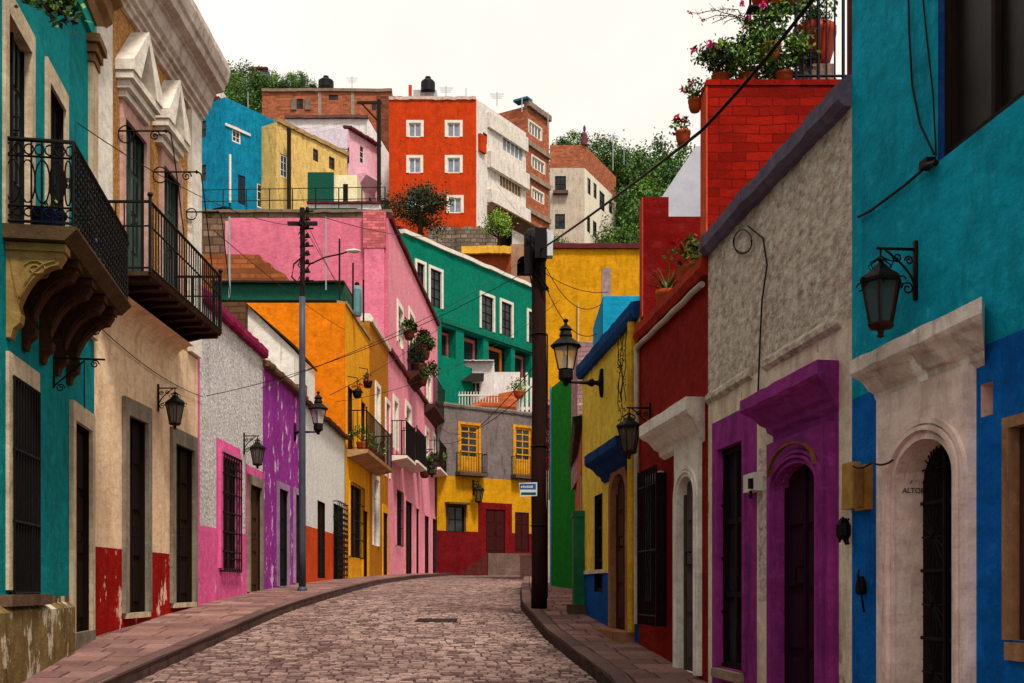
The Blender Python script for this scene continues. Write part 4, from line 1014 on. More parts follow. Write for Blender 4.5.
surround(H, pw, .06, .02, PU, name='window_surround'); box_part(H, 'window_sill', (pw[0], pw[1], pw[2] - .08, pw[2] - .01), -.1, .07, stone('a89078'))
for ua, ub in ((R2.U(842), R2.U(766)), (R2.U(753), R2.L)):
    mb = MB(); mb.profile(R2, [(0, zs - .03), (.035, zs), (.035, zs + .04), (0, zs + .08)], ua, ub, 0, .006, 14); mb.build('string_course', RC, H.root)
coping(H, [(-.25, 4.6), (.05, 4.6), (.09, 4.64), (.09, 4.74), (.02, 4.79), (-.25, 4.79)], plaster('6f6478', .3, '3a3440', .6), wob=.01)
fw2 = lambda px, py, o=.02: fw(px, py, o, R2)
cable('wall_cable', 'dark cable hanging down the rough beige plaster wall', [fw2(748, 226), fw2(763, 238), fw2(767, 265), fw2(762, 300), fw2(760, 340), fw2(758, 392)], .007, 0)
cable('wall_cable', 'loop of cable coiled near the top of the rough beige wall', [fw2(742 + (9 + 2 * math.sin(a * .31)) * math.cos(a * .29), 240 + (12 + 2 * math.cos(a * .23)) * math.sin(a * .29)) for a in range(34)], .005, 0, seg=1)
t = thing('switch_box', 'small white electric box beside the purple door', 'electric box', tuple(fw2(754, 482)))
mb = MB(); a, b = sorted((R2.U(763), R2.U(752))); mb.box(R2, a, b, .0, .07, R2.Z(757, 492), R2.Z(757, 474)); mb.build('box_body', WHITE, t)
mb = MB(); mb.box(R2, a + .01, a + .05, .071, .1, R2.Z(757, 490), R2.Z(757, 480)); mb.tube([R2.P(a + .03, .085, R2.Z(757, 492)), R2.P(a + .03, .085, R2.Z(757, 500))], .012, 6); mb.build('switch', IRON, t)
a0, b0 = R1.U(873), R1.U(852)
t = thing('meter_box', 'rusty ochre electric meter box on the edge of the blue wall', 'electric box', tuple(fw(862, 490)))
mb = MB(); mb.box(R1, a0 + .0, R1.U(862) + .0, 0, .045, R1.Z(862, 511), R1.Z(862, 467)); mb.build('box_body', simple('rusty_ochre_metal', 'a8742c', .6, .2, .5, 12), t)
mb = MB(); mb.box(R1, a0 + .02, R1.U(862) - .02, .046, .055, R1.Z(862, 508), R1.Z(862, 470)); mb.build('box_door', simple('rusty_edge', '8a5a30', .7, .2, .6, 14), t)
mb = MB(); mb.box(R1, R1.U(861), b0 + .02, 0, .055, R1.Z(856, 509), R1.Z(856, 463)); mb.build('side_box', simple('ochre_cover', 'b88a44', .6, .1, .4, 12), t)
t = thing('tangled_meter_socket', 'tangle of black cable and rusty socket below the meter box', 'electric fitting', tuple(fw2(845, 530)))
mb = MB(); c0 = R1.P(R1.L - .02, .03, R1.Z(853, 530))
mb.lathe(c0 + Vector((-.03, 0, -.06)), [(.03, 0), (.045, .03), (.045, .09), (.02, .13)], 8)
for k in range(7): mb.tube([c0 + Vector((RND.uniform(-.06, .0), RND.uniform(-.05, .05), RND.uniform(-.09, .09))) for _ in range(4)], .008, 4)
mb.build('socket_body', IRON, t)
t = thing('door_bell_fitting', 'black iron bell bracket low on the blue wall by the portal', 'bell', tuple(fw(862, 583)))
mb = MB(); c0 = fw(861, 583, .03); mb.lathe(c0, [(.02, -.07), (.035, -.05), (.03, .0), (.015, .04)], 8); mb.tube([fw(859, 570), fw(858, 575, .06), fw(862, 600, .05), fw(864, 612, .02)], .007, 5); mb.build('bell_body', IRON, t)
cable('wall_cable', 'short wire running from the meter box to the pale stone portal', [fw(853, 466, .1), fw(872, 462, .1), fw(893, 460, .11)], .006, .02)

# ---- red house
REDH = plaster('8c1a10', .25, '3a0c0a', .45, 0, 'c07a3a', .24); WPORT = plaster('fff2e6', .16, '8a7260', .5)
R3 = RF(9.62, 12.3)
H = House('dark_red_house', 'dark red house with a white arched portal and a walled roof terrace full of pots', R3, 0, R3.L, -1, 4.5, 7, [REDH])
pd = R3.op(681, 698, 482, 655, 698); pd = H.hole((pd[0], pd[1], zr(10.2) + .13, pd[3] + .08), WPORT, .4, arch=.2)
wn = H.hole((R3.U(661.5), R3.U(649), R3.Z(660, 602), R3.Z(660, 480)), WHITE, .2)
H.build()
surround(H, pd, .13, .035, WPORT, arch=.2, wt=.3); rings(H, pd, .2, .035, WPORT, ((.0, .025, .01), (.04, .06, .025), (.075, .11, .018))); door(H, pd, wood('5a4a44'), .34, 4, 1)
hood(H, R3.U(705) - .0, R3.U(664), 3.0, 3.36, .22, WPORT)
surround(H, wn, .08, .04, WHITE, name='window_surround'); window(H, wn, DARKW, .14, 2, 3)
for k, (a, b) in enumerate(((R3.U(659, .1), 0),)):
    mb = MB(); z0, z1 = R3.Z(655, 626, .1), R3.Z(655, 474, .1)
    mb.box(R3, a - .0, a + .035, .02, .13, z0, z1)
    for j in range(14): mb.box(R3, a - .012, a + .001, .03, .12, z0 + (z1 - z0) * (j + .2) / 14, z0 + (z1 - z0) * (j + .75) / 14)
    mb.build('open_shutter', wood('1c0f0c'), H.root)
mb = MB(); z0, z1 = R3.Z(655, 626, .1), R3.Z(655, 474, .1); 
for k in range(9):
    u = R3.U(659, .1) + .04 + .1 * k; mb.tube([R3.P(u, .12, z0), R3.P(u, .12, z1), R3.P(u, .12, z1 + .08)], .011, 4)
for z in (z0 + .1, (z0 + z1) / 2, z1 - .1): mb.tube([R3.P(R3.U(659, .1), .12, z), R3.P(R3.U(659, .1) + .86, .12, z), R3.P(R3.U(659, .1) + .86, 0, z)], .012, 4)
mb.build('window_grille', IRON, H.root)
coping(H, [(-.12, 4.44), (.05, 4.44), (.08, 4.5), (.06, 4.6), (-.12, 4.64)], plaster('a8301c', .25, '4a1410', .4), wob=.01)
mb = MB(); mb.tube([R3.P(.05 + k * (R3.L - .05) / 8, .04, 4.37 + .01 * (k % 2)) for k in range(9)], .028, 8); mb.tube([R3.P(R3.L - .04, .04, z) for z in (4.37, 3.5, 2.5, 1.3)], .028, 8); mb.build('rain_pipe', plaster('c4b8a8', .25, '6a5a4a', .5), H.root)
# roof terrace walls: brick pier facing down the street, rear pier, back wall
RBRK = brick('9c1a0e', '6a120a', .22, .075, .35, .12, .012)
zT = 6.1; X0 = rx(9.65)
mb = MB(); mb.box(WF, X0, 3.4, 9.63, 9.93, 4.45, zT); mb.build('brick_pier', RBRK, H.root)
mb = MB(); mb.box(WF, X0 - .012, X0 - .001, 9.63, 9.93, 4.69, zT); mb.build('pier_face', plaster('e8583a', .15, '8a3020', .3), H.root)
mb = MB(); mb.box(WF, X0 - .015, 3.4, 9.62, 9.94, zT + .001, zT + .05); mb.build('pier_cap', RBRK, H.root)
X1 = rx(12.1); DRED = plaster('7a0f0c', .2, '3a0808', .3)
zR = EYE + (HZ - 197) * 12.1 / FL
mb = MB(); mb.box(WF, X1, X1 + .28, 12.1, 12.35, 4.45, zR); mb.build('rear_pier', DRED, H.root)
mb = MB(); mb.box(WF, X1 - .012, X1 - .001, 12.1, 12.35, 4.69, zR); mb.build('pier_face', plaster('c84a34', .15, '8a3020', .3), H.root)
mb = MB(); mb.box(WF, X1 + .3, 6, 12.35, 12.5, 4.45, zR - .13); mb.build('terrace_back_wall', DRED, H.root)
# white sheet awning
t = thing('white_awning_sheet', 'sloping white sheet roof behind the red terrace pier', 'awning', (2.0, 12.9, 6.0))
mb = MB(); d = 13.2; mb.prism(Facade((0, d), (5, d)), [(W(657, 205, d).x, 5.4), (W(657, 205, d).x, W(0, 204, d).z), (W(696, 0, d).x, W(0, 146, d).z), (W(740, 0, d).x, W(0, 146, d).z), (W(740, 0, d).x, 5.4)], 0, -1.2)
mb.build('sheet', simple('white_sheet_metal', 'b8b8c4', .5, .1, .15), t)
# ---- yellow and blue house
YB = plaster('f4d24e', .28, 'a87a24', .5, 0, 'e8d8a0', .34); NB = plaster('0c4f9a', .2, '0a2a50', .4); 
R4 = RF(12.3, 15.95)
H = House('yellow_blue_house', 'yellow house with a blue base, blue roof band and blue hood over a stone door', R4, 0, R4.L, -1, 4.82, 6, [NB, YB], ((-99, 0), (R4.Z(590, 574), 1)))
pd = R4.op(614, 629, 470, 625, 629); SD = stone('a87450'); pd = H.hole((pd[0], pd[1], zr(13) + .2, R4.Z(629, 470)), SD, .35, arch=.25)
w1 = H.hole(R4.op(594.5, 602.5, 493, 592, 602), DARKW, .1); H.build()
surround(H, pd, .17, .05, SD, arch=.25, wt=.26, steps=2); door(H, pd, wood('4a2818'), .3, 4, 2)
box_part(H, 'door_step', (pd[0] - .3, pd[1] + .3, zr(12.9), pd[2]), -.3, .22, SD); window(H, w1, DARKW, .15, 2, 3)
hood(H, R4.U(633) + .0, R4.U(605), 3.05, 3.42, .24, plaster('0a3a72', .25, '0a2040', .5))
coping(H, [(-.08, 4.72), (.06, 4.72), (.09, 4.78), (.09, 4.9), (-.08, 4.93)], plaster('124a86', .25, '0a2040', .4))
z = R4.Z(590, 574); box_part(H, 'string_course', (0.02, R4.U(634), z - .0, z + .05), 0, .02, plaster('d8d0b8', .2)); box_part(H, 'string_course', (R4.U(606), R4.L, z, z + .05), 0, .02, plaster('d8d0b8', .2))
mb = MB(); mb.tube([R4.P(R4.U(636.5), .06, z_) for z_ in (1.2, 2.4, 3.6, 4.7)], .045, 8); mb.build('rain_pipe', plaster('d8a824', .25, '6a5a4a', .6), H.root)
# dry vine on the wall
t = thing('dry_vine', 'dry brown vine hanging on the yellow wall under the blue roof band', 'plant', tuple(R4.P(R4.U(626), .05, 4.3)))
mb = MB()
for k in range(5):
    u = R4.U(624 + RND.uniform(0, 8)); z = 4.65; pts = []
    for j in range(7): pts.append(R4.P(u + RND.uniform(-.08, .08), .04 + RND.uniform(0, .05), z)); z -= RND.uniform(.08, .2)
    mb.tube(pts, .005, 4)
for k in range(60): mb.leaf(R4.P(R4.U(623 + RND.uniform(0, 9)), .05 + RND.uniform(0, .05), 4.7 - RND.random() ** 1.5 * 1.1), .04)
mb.build('stems', wood('3a2c1c'), t)
# bright blue wall behind, pink stone building, brown strip
H = frontal('bright_blue_wall', 'short bright blue wall piece rising behind the blue roof band', 603, 650, 16.2, 296, 420, 2, [plaster('1496c0', .15, '0a5a80', .3)], cat='wall'); H.build()
H = frontal('pink_brick_wall', 'mottled pinkish brick wall between the street lantern and yellow house', 577.5, 612, 19.5, 341, 480, 2, [brick('b48a8c', '7a5a58', .22, .07, .4)], cat='wall'); H.build()
R5 = Facade((rx(15.95), 15.95), (1.26, 21.9), -1)
H = House('brown_orange_house', 'brown orange house strip with a dark sloping roof edge behind the green box', R5, 0, R5.L, -1, R5.Z(580, 437), 1.2, [plaster('b8623a', .2, '6a3a2a', .4)])
q = H.hole((.6, 1.4, zr(17) + .2, zr(17) + 2.2), WHITE, .2); H.build(); door(H, q, DARKW, .15)
coping(H, [(-.3, H.z1 - .02), (.1, H.z1 - .05), (.14, H.z1 + .08), (-.3, H.z1 + .16)], simple('black_sheet', '1c1a16', .6))
t = thing('utility_cabinet', 'tall narrow green utility cabinet on the right pavement', 'cabinet', (.98, 15.95, zr(16) + .13))
zc = zr(16) + .12; GC = simple('green_cabinet_paint', '1c6a42', .55, 0, .35, 7)
mb = MB(); mb.box(WF, .88, 1.05, 15.75, 16.1, zc + .12, W(0, 517, 15.8).z); mb.build('cabinet_body', GC, t)
mb = MB(); mb.box(WF, .865, 1.06, 15.73, 16.12, W(0, 517, 15.8).z + .001, W(0, 511, 15.8).z); mb.build('cabinet_top', GC, t)
mb = MB(); mb.box(WF, .80, 1.06, 15.7, 16.13, zc - .05, zc + .119); mb.build('plinth', stone('5a4434'), t)
mb = MB(); mb.box(WF, .9, 1.03, 15.738, 15.749, zc + .25, zc + .8); mb.build('cabinet_door', simple('green_cabinet_door', '17603a', .5), t)
# ---- bright green house
GR = plaster('0c7a1c', .22, '0a4a14', .4, 0, '9ac8a0', .27, k=.95)
R6 = Facade((1.26, 21.95), (.87, 24.0), -1)
H = House('bright_green_house', 'narrow bright green house wall with a pale blue corner line', R6, 0, R6.L, -1, R6.Z(571, 372), 3.2, [GR])
H.build()
mb = MB(); mb.box(R6, R6.L + .002, R6.L + .12, -.3, .02, 1, H.z1); mb.build('corner_strip', simple('pale_blue_paint', '2a9ab8', .7), H.root)
# ---- ochre yellow tall house behind
OC = plaster('cc900e', .28, '7a5410', .7, 0, 'b8922c', .34)
H = frontal('tall_ochre_house', 'tall plain ochre yellow wall behind the street lantern and wires', 546, 700, 36.5, 249, 560, 6, [OC], zones=((-99, 0),)); F = H.fr
H.build()
coping(H, [(-.3, H.z1), (.12, H.z1), (.12, H.z1 + .16), (-.3, H.z1 + .18)], simple('dark_coping', '5a1f26', .8, 0, .4))
box_part(H, 'blocked_slot', (F.U(602), F.U(611), F.Z(605, 300), F.Z(605, 268)), 0, .03, stone('a08a8c'))
box_part(H, 'pipe', (F.U(577.5), F.U(579), F.Z(578, 345), F.Z(578, 304)), 0, .1, plaster('c8b48a', .2))
# ------------------------------------------------------------------ LANTERNS
def hang_lantern(name, label, loc, rz, s, arm=.32, group='wrought iron wall lanterns'):
    """local: wall at x=0, arm along +x, lantern hanging from its tip"""
    t = thing(name, label, 'lantern', (0, 0, 0), group)
    mb = MB()
    mb.box(WF, 0, .025, -.018, .018, -.30, .12)
    mb.tube([(0.01, 0, .06), (arm + .03, 0, .06)], .011, 6)
    mb.tube([(0.01, 0, -.2)] + [(.02 + arm * .8 * k / 8, .0, -.2 + .25 * (k / 8) ** .6) for k in range(1, 9)], .009, 5)
    for c, r, tt in (((.07, -.22), .05, 1), ((arm * .55, .0), .035, -1), ((.06, -.02), .035, 1)):
        mb.tube([(c[0] + r * (1 - q / 16) * math.cos(tt * q * .75), 0, c[1] + r * (1 - q / 16) * math.sin(tt * q * .75)) for q in range(13)], .007, 4)
    mb.tube([(arm, 0, .06), (arm, 0, .0)], .008, 5)
    mb.build('bracket', IRON, t, True)
    top = .0; mb = MB(); c = Vector((arm, 0, 0))
    mb.lathe(c, [(.02, 0), (.03, -.02), (.012, -.04), (.05, -.07), (.075, -.10), (.135, -.14), (.155, -.165), (.155, -.19), (.02, -.19)], 6)
    for k in range(6):
        a = 2 * PI * k / 6 + .26
        mb.tube([c + Vector((.15 * math.cos(a) + .028 * math.cos(q) * math.cos(a), .15 * math.sin(a) + .028 * math.cos(q) * math.sin(a), -.19 + .03 * math.sin(q))) for q in (0, 1, 2, 3, 4, 5)], .006, 4)
        mb.tube([c + Vector((.07 * math.cos(a), .07 * math.sin(a), -.09)), c + Vector((.09 * math.cos(a), .09 * math.sin(a), -.05)), c + Vector((.05 * math.cos(a), .05 * math.sin(a), -.03)), c], .006, 4)
    mb.build('lantern_cap', IRON, t)
    mb = MB()
    for k in range(6):
        a = 2 * PI * k / 6; mb.tube([c + Vector((.14 * math.cos(a), .14 * math.sin(a), -.19)), c + Vector((.085 * math.cos(a), .085 * math.sin(a), -.47))], .009, 4)
    mb.lathe(c, [(.09, -.47), (.1, -.485), (.08, -.51), (.03, -.52), (.02, -.55), (.03, -.565), (.0, -.58)], 6)
    mb.build('lantern_frame', RUST, t)
    mb = MB(); mb.lathe(c, [(.13, -.192), (.08, -.468)], 6); mb.build('lantern_glass', DGLASS, t)
    t.location = loc; t.rotation_euler = (0, 0, rz); t.scale = (s, s, s)
    return t
def copy_lantern(src, label, loc, rz, s):
    c = copy_tree(src); c.location = loc; c.rotation_euler = (0, 0, rz); c.scale = (s, s, s); c['label'] = label; return c
def wall_ang(F): return math.atan2(F.n.y, F.n.x)
L_ = hang_lantern('wall_lantern', 'large black hanging lantern on the teal wall above the pale stone portal', R1.P(R1.U(917), .0, R1.Z(917, 258)), wall_ang(R1), .74, .27)
for lab, F, px, py, s in (('black lantern on the cream wall below the plain bar balcony', L2, 157.5, 392, .9),
                          ('small black lantern between the pink stucco and purple walls', L3, 243.5, 439, .95),
                          ('black lantern at the corner of the yellow wall and dark red house', R3, 650.5, 413, .86),
                          ('lantern on the far end of the pink house near the grey house', L7, 420, 452, 2.1)):
    copy_lantern(L_, lab, F.P(F.U(px), 0, F.Z(px, py)), wall_ang(F), s)
copy_lantern(L_, 'dark lantern on the yellow wall left of the red framed door', FE.P(FE.U(473), 0, FE.Z(473, 484)), wall_ang(FE), 2.0)
copy_lantern(L_, 'black lantern on the pale pink hillside house', Vector(W(349, 152, 87.9)), PI + .4, 3.0)

def arm_lantern(label, loc, rz, s, copyof=None):
    if copyof:
        c = copy_tree(copyof); c.location = loc; c.rotation_euler = (0, 0, rz); c.scale = (s, s, s); c['label'] = label; return c
    t = thing('street_lantern', label, 'street lantern', (0, 0, 0), 'street lanterns on horizontal arms')
    mb = MB(); pts = []
    mb.lathe((0.02, 0, 0), [(.0, -.22), (.03, -.2), (.045, -.08), (.05, 0), (.045, .08), (.03, .2), (.0, .22)], 10)
    n = 12; prof = [(.0, .05), (.05, .06), (.09, .035), (.12, .03), (.16, .062), (.2, .05), (.24, .028), (.3, .026), (.4, .02), (.5, .018), (.56, .022)]
    mb.tube([(x, 0, 0) for x, _ in prof], [r for _, r in prof], 10)
    mb.tube([(.56, 0, 0), (.56, 0, .03)], .03, 8); mb.build('arm', IRON, t, True)
    c = Vector((.56, 0, 0)); mb = MB()
    mb.lathe(c, [(.02, -.06), (.045, -.03), (.04, .0), (.09, .03), (.11, .05), (.11, .16), (.1, .18), (.12, .19)], 12); mb.build('lamp_cup', IRON, t)
    mb = MB(); mb.lathe(c, [(.105, .192), (.175, .51)], 4, rot=0); mb.build('lamp_glass', LGLASS, t)
    mb = MB()
    for k in range(4):
        a = PI / 2 * k; mb.tube([c + Vector((.11 * math.cos(a), .11 * math.sin(a), .19)), c + Vector((.18 * math.cos(a), .18 * math.sin(a), .52))], .011, 5)
    mb.lathe(c, [(.10, .52), (.21, .51), (.235, .535), (.2, .57), (.13, .63), (.09, .66), (.1, .69), (.09, .72), (.075, .76), (.1, .78), (.06, .83), (.03, .85), (.02, .88), (.04, .9), (.04, .925), (.0, .95)], 12)
    mb.build('lamp_hood', IRON, t)
    mb = MB(); mb.lathe(c + Vector((0, 0, .22)), [(.03, 0), (.045, .05), (.05, .12), (.02, .18)], 8); mb.build('bulb', simple('lamp_bulb', 'd8d0c0', .3), t)
    t.location = loc; t.rotation_euler = (0, 0, rz); t.scale = (s, s, s); return t
AL = arm_lantern('big black street lantern on a horizontal arm from the yellow wall', R4.P(R4.U(603), 0, R4.Z(603, 383)), wall_ang(R4), .88)
arm_lantern('black street lantern on an arm from the purple wall beside the steel pole', L4.P(L4.U(294), 0, L4.Z(294, 432)), wall_ang(L4), .98, AL)

# plain iron brackets and scroll work
def bracket(label, F, px, py, s, drop=0):
    t = thing('iron_bracket', label, 'bracket', tuple(F.P(F.U(px), 0, F.Z(px, py))), 'empty iron brackets on the left walls')
    P = F.P; u = F.U(px); z = F.Z(px, py); mb = MB()
    mb.tube([P(u, .01, z + .02), P(u, .01, z - .3 * s)], .012, 5); mb.tube([P(u, 0, z), P(u, .5 * s, z)], .011, 5)
    mb.tube([P(u, .01, z - .28 * s), P(u, .3 * s, z - .02)], .009, 5)
    for o, dz in ((.07, -.3), (.4, -.05), (.2, -.1)):
        mb.tube([P(u, s * (o + .045 * (1 - q / 15) * math.cos(q * .8)), z + s * (dz + .045 * (1 - q / 15) * math.sin(q * .8))) for q in range(12)], .007, 4)
    if drop: mb.tube([P(u, .3 * s, z), P(u, .3 * s, z - drop)], .006, 4)
    mb.build('bracket_arm', IRON, t); return t
bracket('iron bracket on the teal wall between grilled window and door', L1, 53, 358, 1.0, .5)
def scroll(label, F, px, py, s=1):
    t = thing('iron_scroll', label, 'iron scroll', tuple(F.P(F.U(px), 0, F.Z(px, py))), 'iron scrolls over the cream balcony')
    P = F.P; u = F.U(px); z = F.Z(px, py); mb = MB()
    mb.tube([P(u, 0, z), P(u, .62 * s, z), P(u, .66 * s, z - .03)], .012, 5)
    mb.tube([P(u, s * (.1 + .1 * math.cos(2 + q * .5)), z + s * (-.04 + .11 * math.sin(2 + q * .5))) for q in range(14)], .009, 4)
    mb.tube([P(u, s * (.46 + .07 * (1 - q / 18) * math.cos(q * .7)), z + s * (-.06 + .07 * (1 - q / 18) * math.sin(q * .7))) for q in range(16)], .009, 4)
    mb.tube([P(u + .1 * k, .66 * s - .005 * k, z - .03 - .12 * k ** 1.15) for k in range(8)], .008, 4)
    mb.lathe(P(u, .6 * s, z), [(.0, -.03), (.03, 0), (0, .03)], 6); mb.build('scroll_bar', IRON, t)
scroll('iron scroll arm over the first upstairs door of the cream house', L2, 118, 131)
scroll('iron scroll arm over the second upstairs door of the cream house', L2, 153, 172)
scroll('iron scroll on the white corner pilaster of the cream house', L2, 186, 212, .8)

# ------------------------------------------------------------------ POLES
def pole_steel():
    d = 21.5; b = Vector((-4.1, d, zr(d) + .1)); t = thing('steel_pole', 'tall grey steel utility pole on the left pavement with dark fittings above', 'utility pole', tuple(b))
    zt = EYE + (HZ - 208) * d / FL; zm = EYE + (HZ - 297) * d / FL
    mb = MB(); mb.tube([b + Vector((0, 0, k * (zm - b.z) / 6)) for k in range(7)], [.07, .069, .067, .065, .063, .061, .06], 14); mb.lathe(b, [(.1, -.05), (.1, .05), (.08, .1)], 12)
    mb.build('pole_shaft', simple('grey_steel_paint', '484c58', .5, .2, .3, 3), t, True)
    mb = MB(); top = Vector((b.x, b.y, zt)); mb.tube([(b.x, b.y, zm - .05), (b.x + .01, b.y, zm + .8), top], .05, 10)
    for k in range(9):
        z = zm + .3 + k * .17; s_ = .16 if k % 2 else .22
        mb.lathe((b.x + .1, b.y, z), [(.02, 0), (.04, .03), (.04, .07), (.02, .1)], 8)
        mb.tube([(b.x - .05, b.y, z), (b.x + s_, b.y, z + .02)], .018, 5)
    for k in range(5): mb.tube([(b.x + RND.uniform(-.1, .12), b.y - .08, zt - .2 - .3 * k + RND.uniform(-.2, .2)) for _ in range(4)], .014, 4)
    mb.box(WF, b.x - .28, b.x + .3, d - .06, d - .0, zt - .35, zt - .28); mb.build('pole_fittings', simple('dark_wood_fittings', '241a16', .8, 0, .5, 8), t)
    mb = MB(); zA = EYE + (HZ - 262) * d / FL
    mb.tube([(b.x, b.y, zA - .25), (b.x + .15, b.y - .02, zA - .05), (b.x + .45, b.y - .04, zA + .08), (b.x + .75, b.y - .05, zA + .14), (b.x + .88, b.y - .05, zA + .18)], .016, 7)
    mb.tube([(b.x, b.y, zA - .5), (b.x - .2, b.y - .02, zA - .3), (b.x - .16, b.y - .02, zA - .05), (b.x, b.y, zA + .1)], .018, 6); mb.build('lamp_arm', simple('dark_wood_fittings', '241a16', .8, 0, .5, 8), t)
    mb = MB(); c = Vector((b.x + 1.0, b.y - .05, zA + .2)); mb.v = []
    n = 10; secs = [(-.13, .02, .03), (-.07, .05, .05), (.03, .07, .06), (.1, .06, .04), (.15, .02, .015)]
    prev = None
    for x, w_, h_ in secs:
        ring = [c + Vector((x, w_ * math.cos(2 * PI * j / n), h_ * .7 * math.sin(2 * PI * j / n))) for j in range(n)]
        if prev: [mb.face([prev[j], prev[(j + 1) % n], ring[(j + 1) % n], ring[j]]) for j in range(n)]
        else: mb.face(ring[::-1])
        prev = ring
    mb.face(prev); mb.build('lamp_head', WHITE, t, True)
    return b, zt
SP, SPT = pole_steel()
def pole_wood():
    d = 16.7; b = Vector((.41, d, zr(d) + .08)); t = thing('wooden_pole', 'thick dark wooden utility pole on the right pavement with transformer boxes', 'utility pole', tuple(b))
    zt = EYE + (HZ - 236) * d / FL
    mb = MB(); mb.tube([(b.x + .006 * math.sin(k * 1.3), b.y, b.z + (zt - b.z) * k / 10) for k in range(11)], [.125, .122, .12, .118, .117, .115, .113, .112, .11, .108, .105], 14)
    mb.build('pole_shaft', simple('dark_creosote_wood', '2a120c', .8, 0, .55, 5, .03, stretch=(9, 9, .6)), t, True)
    mb = MB(); mb.box(WF, b.x - .07, b.x + .11, d - .3, d - .12, zt - .42, zt + .03); mb.box(WF, b.x - .22, b.x - .1, d - .16, d - .04, zt - .62, zt - .2)
    for k in range(6): mb.tube([(b.x + RND.uniform(-.2, .2), d - .15, zt - RND.uniform(0, .9)) for _ in range(4)], .012, 4)
    mb.build('transformer_box', simple('black_metal_box', '14100f', .6, .2), t)
    mb = MB(); mb.box(WF, b.x + .115, b.x + .2, d - .28, d - .1, zt - .38, zt - .0); mb.build('meter_cover', simple('white_grey_cover', 'c4c8cc', .5), t)
    mb = MB()
    for z in (b.z + 1.3, b.z + 2.5, b.z + 4.2): mb.tube([(b.x + .125 * math.cos(a * PI / 6), d + .125 * math.sin(a * PI / 6), z) for a in range(13)], .01, 4)
    mb.tube([(b.x + .125, d - .03, b.z + .2 + k) for k in range(5)], .012, 5); mb.build('pole_band', IRON, t)
    return b, zt
WP, WPT = pole_wood()
t = thing('street_name_sign', 'small blue and white street sign fixed to the dark wooden pole', 'sign', (.33, 16.55, 3.2))
z0, z1 = W(0, 496, 16.5).z, W(0, 483, 16.5).z; x0, x1 = W(519, 0, 16.5).x, W(532.5, 0, 16.5).x
mb = MB(); mb.prism(Facade((0, 16.5), (1, 16.5)), [(x0, z1), (x1 + .07, z1 + .01), (x1 + .07, z0 + .0), (x0 + .02, z0 - .01)], 0, .012); mb.build('sign_plate', simple('white_enamel', 'c8d4dc', .4, 0, .15), t)
mb = MB(); fs = Facade((0, 16.5), (1, 16.5)); w_ = x1 - x0
mb.box(fs, x0 + .012, x1 + .05, .0125, .014, (z0 + z1) / 2 + .0, z1 - .012); mb.build('blue_band', simple('blue_enamel', '2a5688', .4), t)
mb = MB(); mb.box(fs, x0 + .03, x1 + .05, .0125, .014, z0 + .015, z0 + .055); mb.build('green_band', simple('green_enamel', '1c4a48', .4), t)
mb = MB()
for k in range(6): mb.box(fs, x0 + .03 + k * .031, x0 + .05 + k * .031, .0145, .016, z1 - .075, z1 - .045 + .006 * (k % 2))
mb.build('white_lettering', WHITE, t)
# distant black post on the hill and thin roof antennas
def post(label, px, y0, y1, d, r=.07, cross=True):
    t = thing('wooden_post', label, 'utility pole', tuple(W(px, y1, d)), 'distant poles on the hillside')
    mb = MB(); mb.tube([W(px, y1, d), W(px, y0, d)], r, 6); mb.build('pole_shaft', simple('dark_wood_fittings', '241a16', .8, 0, .5, 8), t)
    if cross:
        mb = MB(); q = W(px, y0 + 3, d); mb.box(WF, q.x - 1.6, q.x + .2, d - .1, d, q.z - .1, q.z + .1); mb.tube([q + Vector((-1.3, 0, 0)), q + Vector((0, 0, -1.4))], .06, 4); mb.build('cross_arm', simple('dark_wood_fittings', '241a16', .8, 0, .5, 8), t)
post('dark post with a cross arm between the pale pink and orange-red houses', 379, 100, 230, 80, .16)
post('dark post in front of the pale yellow hillside house', 289, 128, 215, 80, .16, False)
def antenna(label, px, y0, y1, d, r=.03, bars=True):
    t = thing('roof_antenna', label, 'antenna', tuple(W(px, y1, d)), 'thin roof antennas')
    mb = MB(); mb.tube([W(px, y1, d), W(px, y0, d)], r, 5)
    if bars:
        for k in range(3): q = W(px, y0 + 2 + 2 * k, d); mb.tube([q + Vector((-.6 + .1 * k, 0, 0)), q + Vector((.6 - .1 * k, 0, 0))], r * .7, 4)
    mb.build('mast', simple('galvanised_pipe', '9aa0a4', .5, .5), t)
antenna('thin mast beside the hill forest right of the corner house', 613, 134, 170, 118, .05)
antenna('plain thin mast right of the barred mast by the forest', 624, 138, 165, 125, .04, False)
antenna('pale pipe standing in front of the terrace rubble wall', 229.5, 217, 298, 34, .035, False)
antenna('pale thin pipe standing before the shaded pink gable', 326, 217, 290, 34.5, .025, False)
antenna('short thin mast on the red brick tower house', 548, 112, 128, 100, .05, False)
antenna('short thin mast on the white stacked house', 522, 97, 112, 95, .05, False)
for lab_, px_, ya_, yb_, d_, bb_ in (('barred aerial on the orange-red house roof', 446, 86, 100, 92, True), ('barred aerial on the long brick house', 352, 76, 92, 113, True), ('small plain aerial at the right of the orange-red roof', 466, 88, 100, 92, False), ('bent thin aerial on the bright blue house roof', 248, 92, 108, 80, False), ('thin aerial on the pale pink house', 366, 124, 140, 90, False), ('short barred aerial over the white stacked house', 497, 92, 106, 93, True)):
    antenna(lab_, px_, ya_, yb_, d_, .035, bb_)
for px, y0, y1, lab in ((339.5, 239, 300, 'tallest black rod on the orange house roof edge'), (353, 263, 310, 'middle black rod on the orange house roof edge'), (363.5, 280, 322, 'shortest black rod on the orange house roof edge')):
    t = thing('roof_rod', lab, 'rod', tuple(W(px, y1, 33.5)), 'black rods on the orange house roof'); mb = MB(); mb.tube([W(px, y1, 33.5), W(px, y0, 33.5)], .03, 6); mb.build('rod', IRON, t)
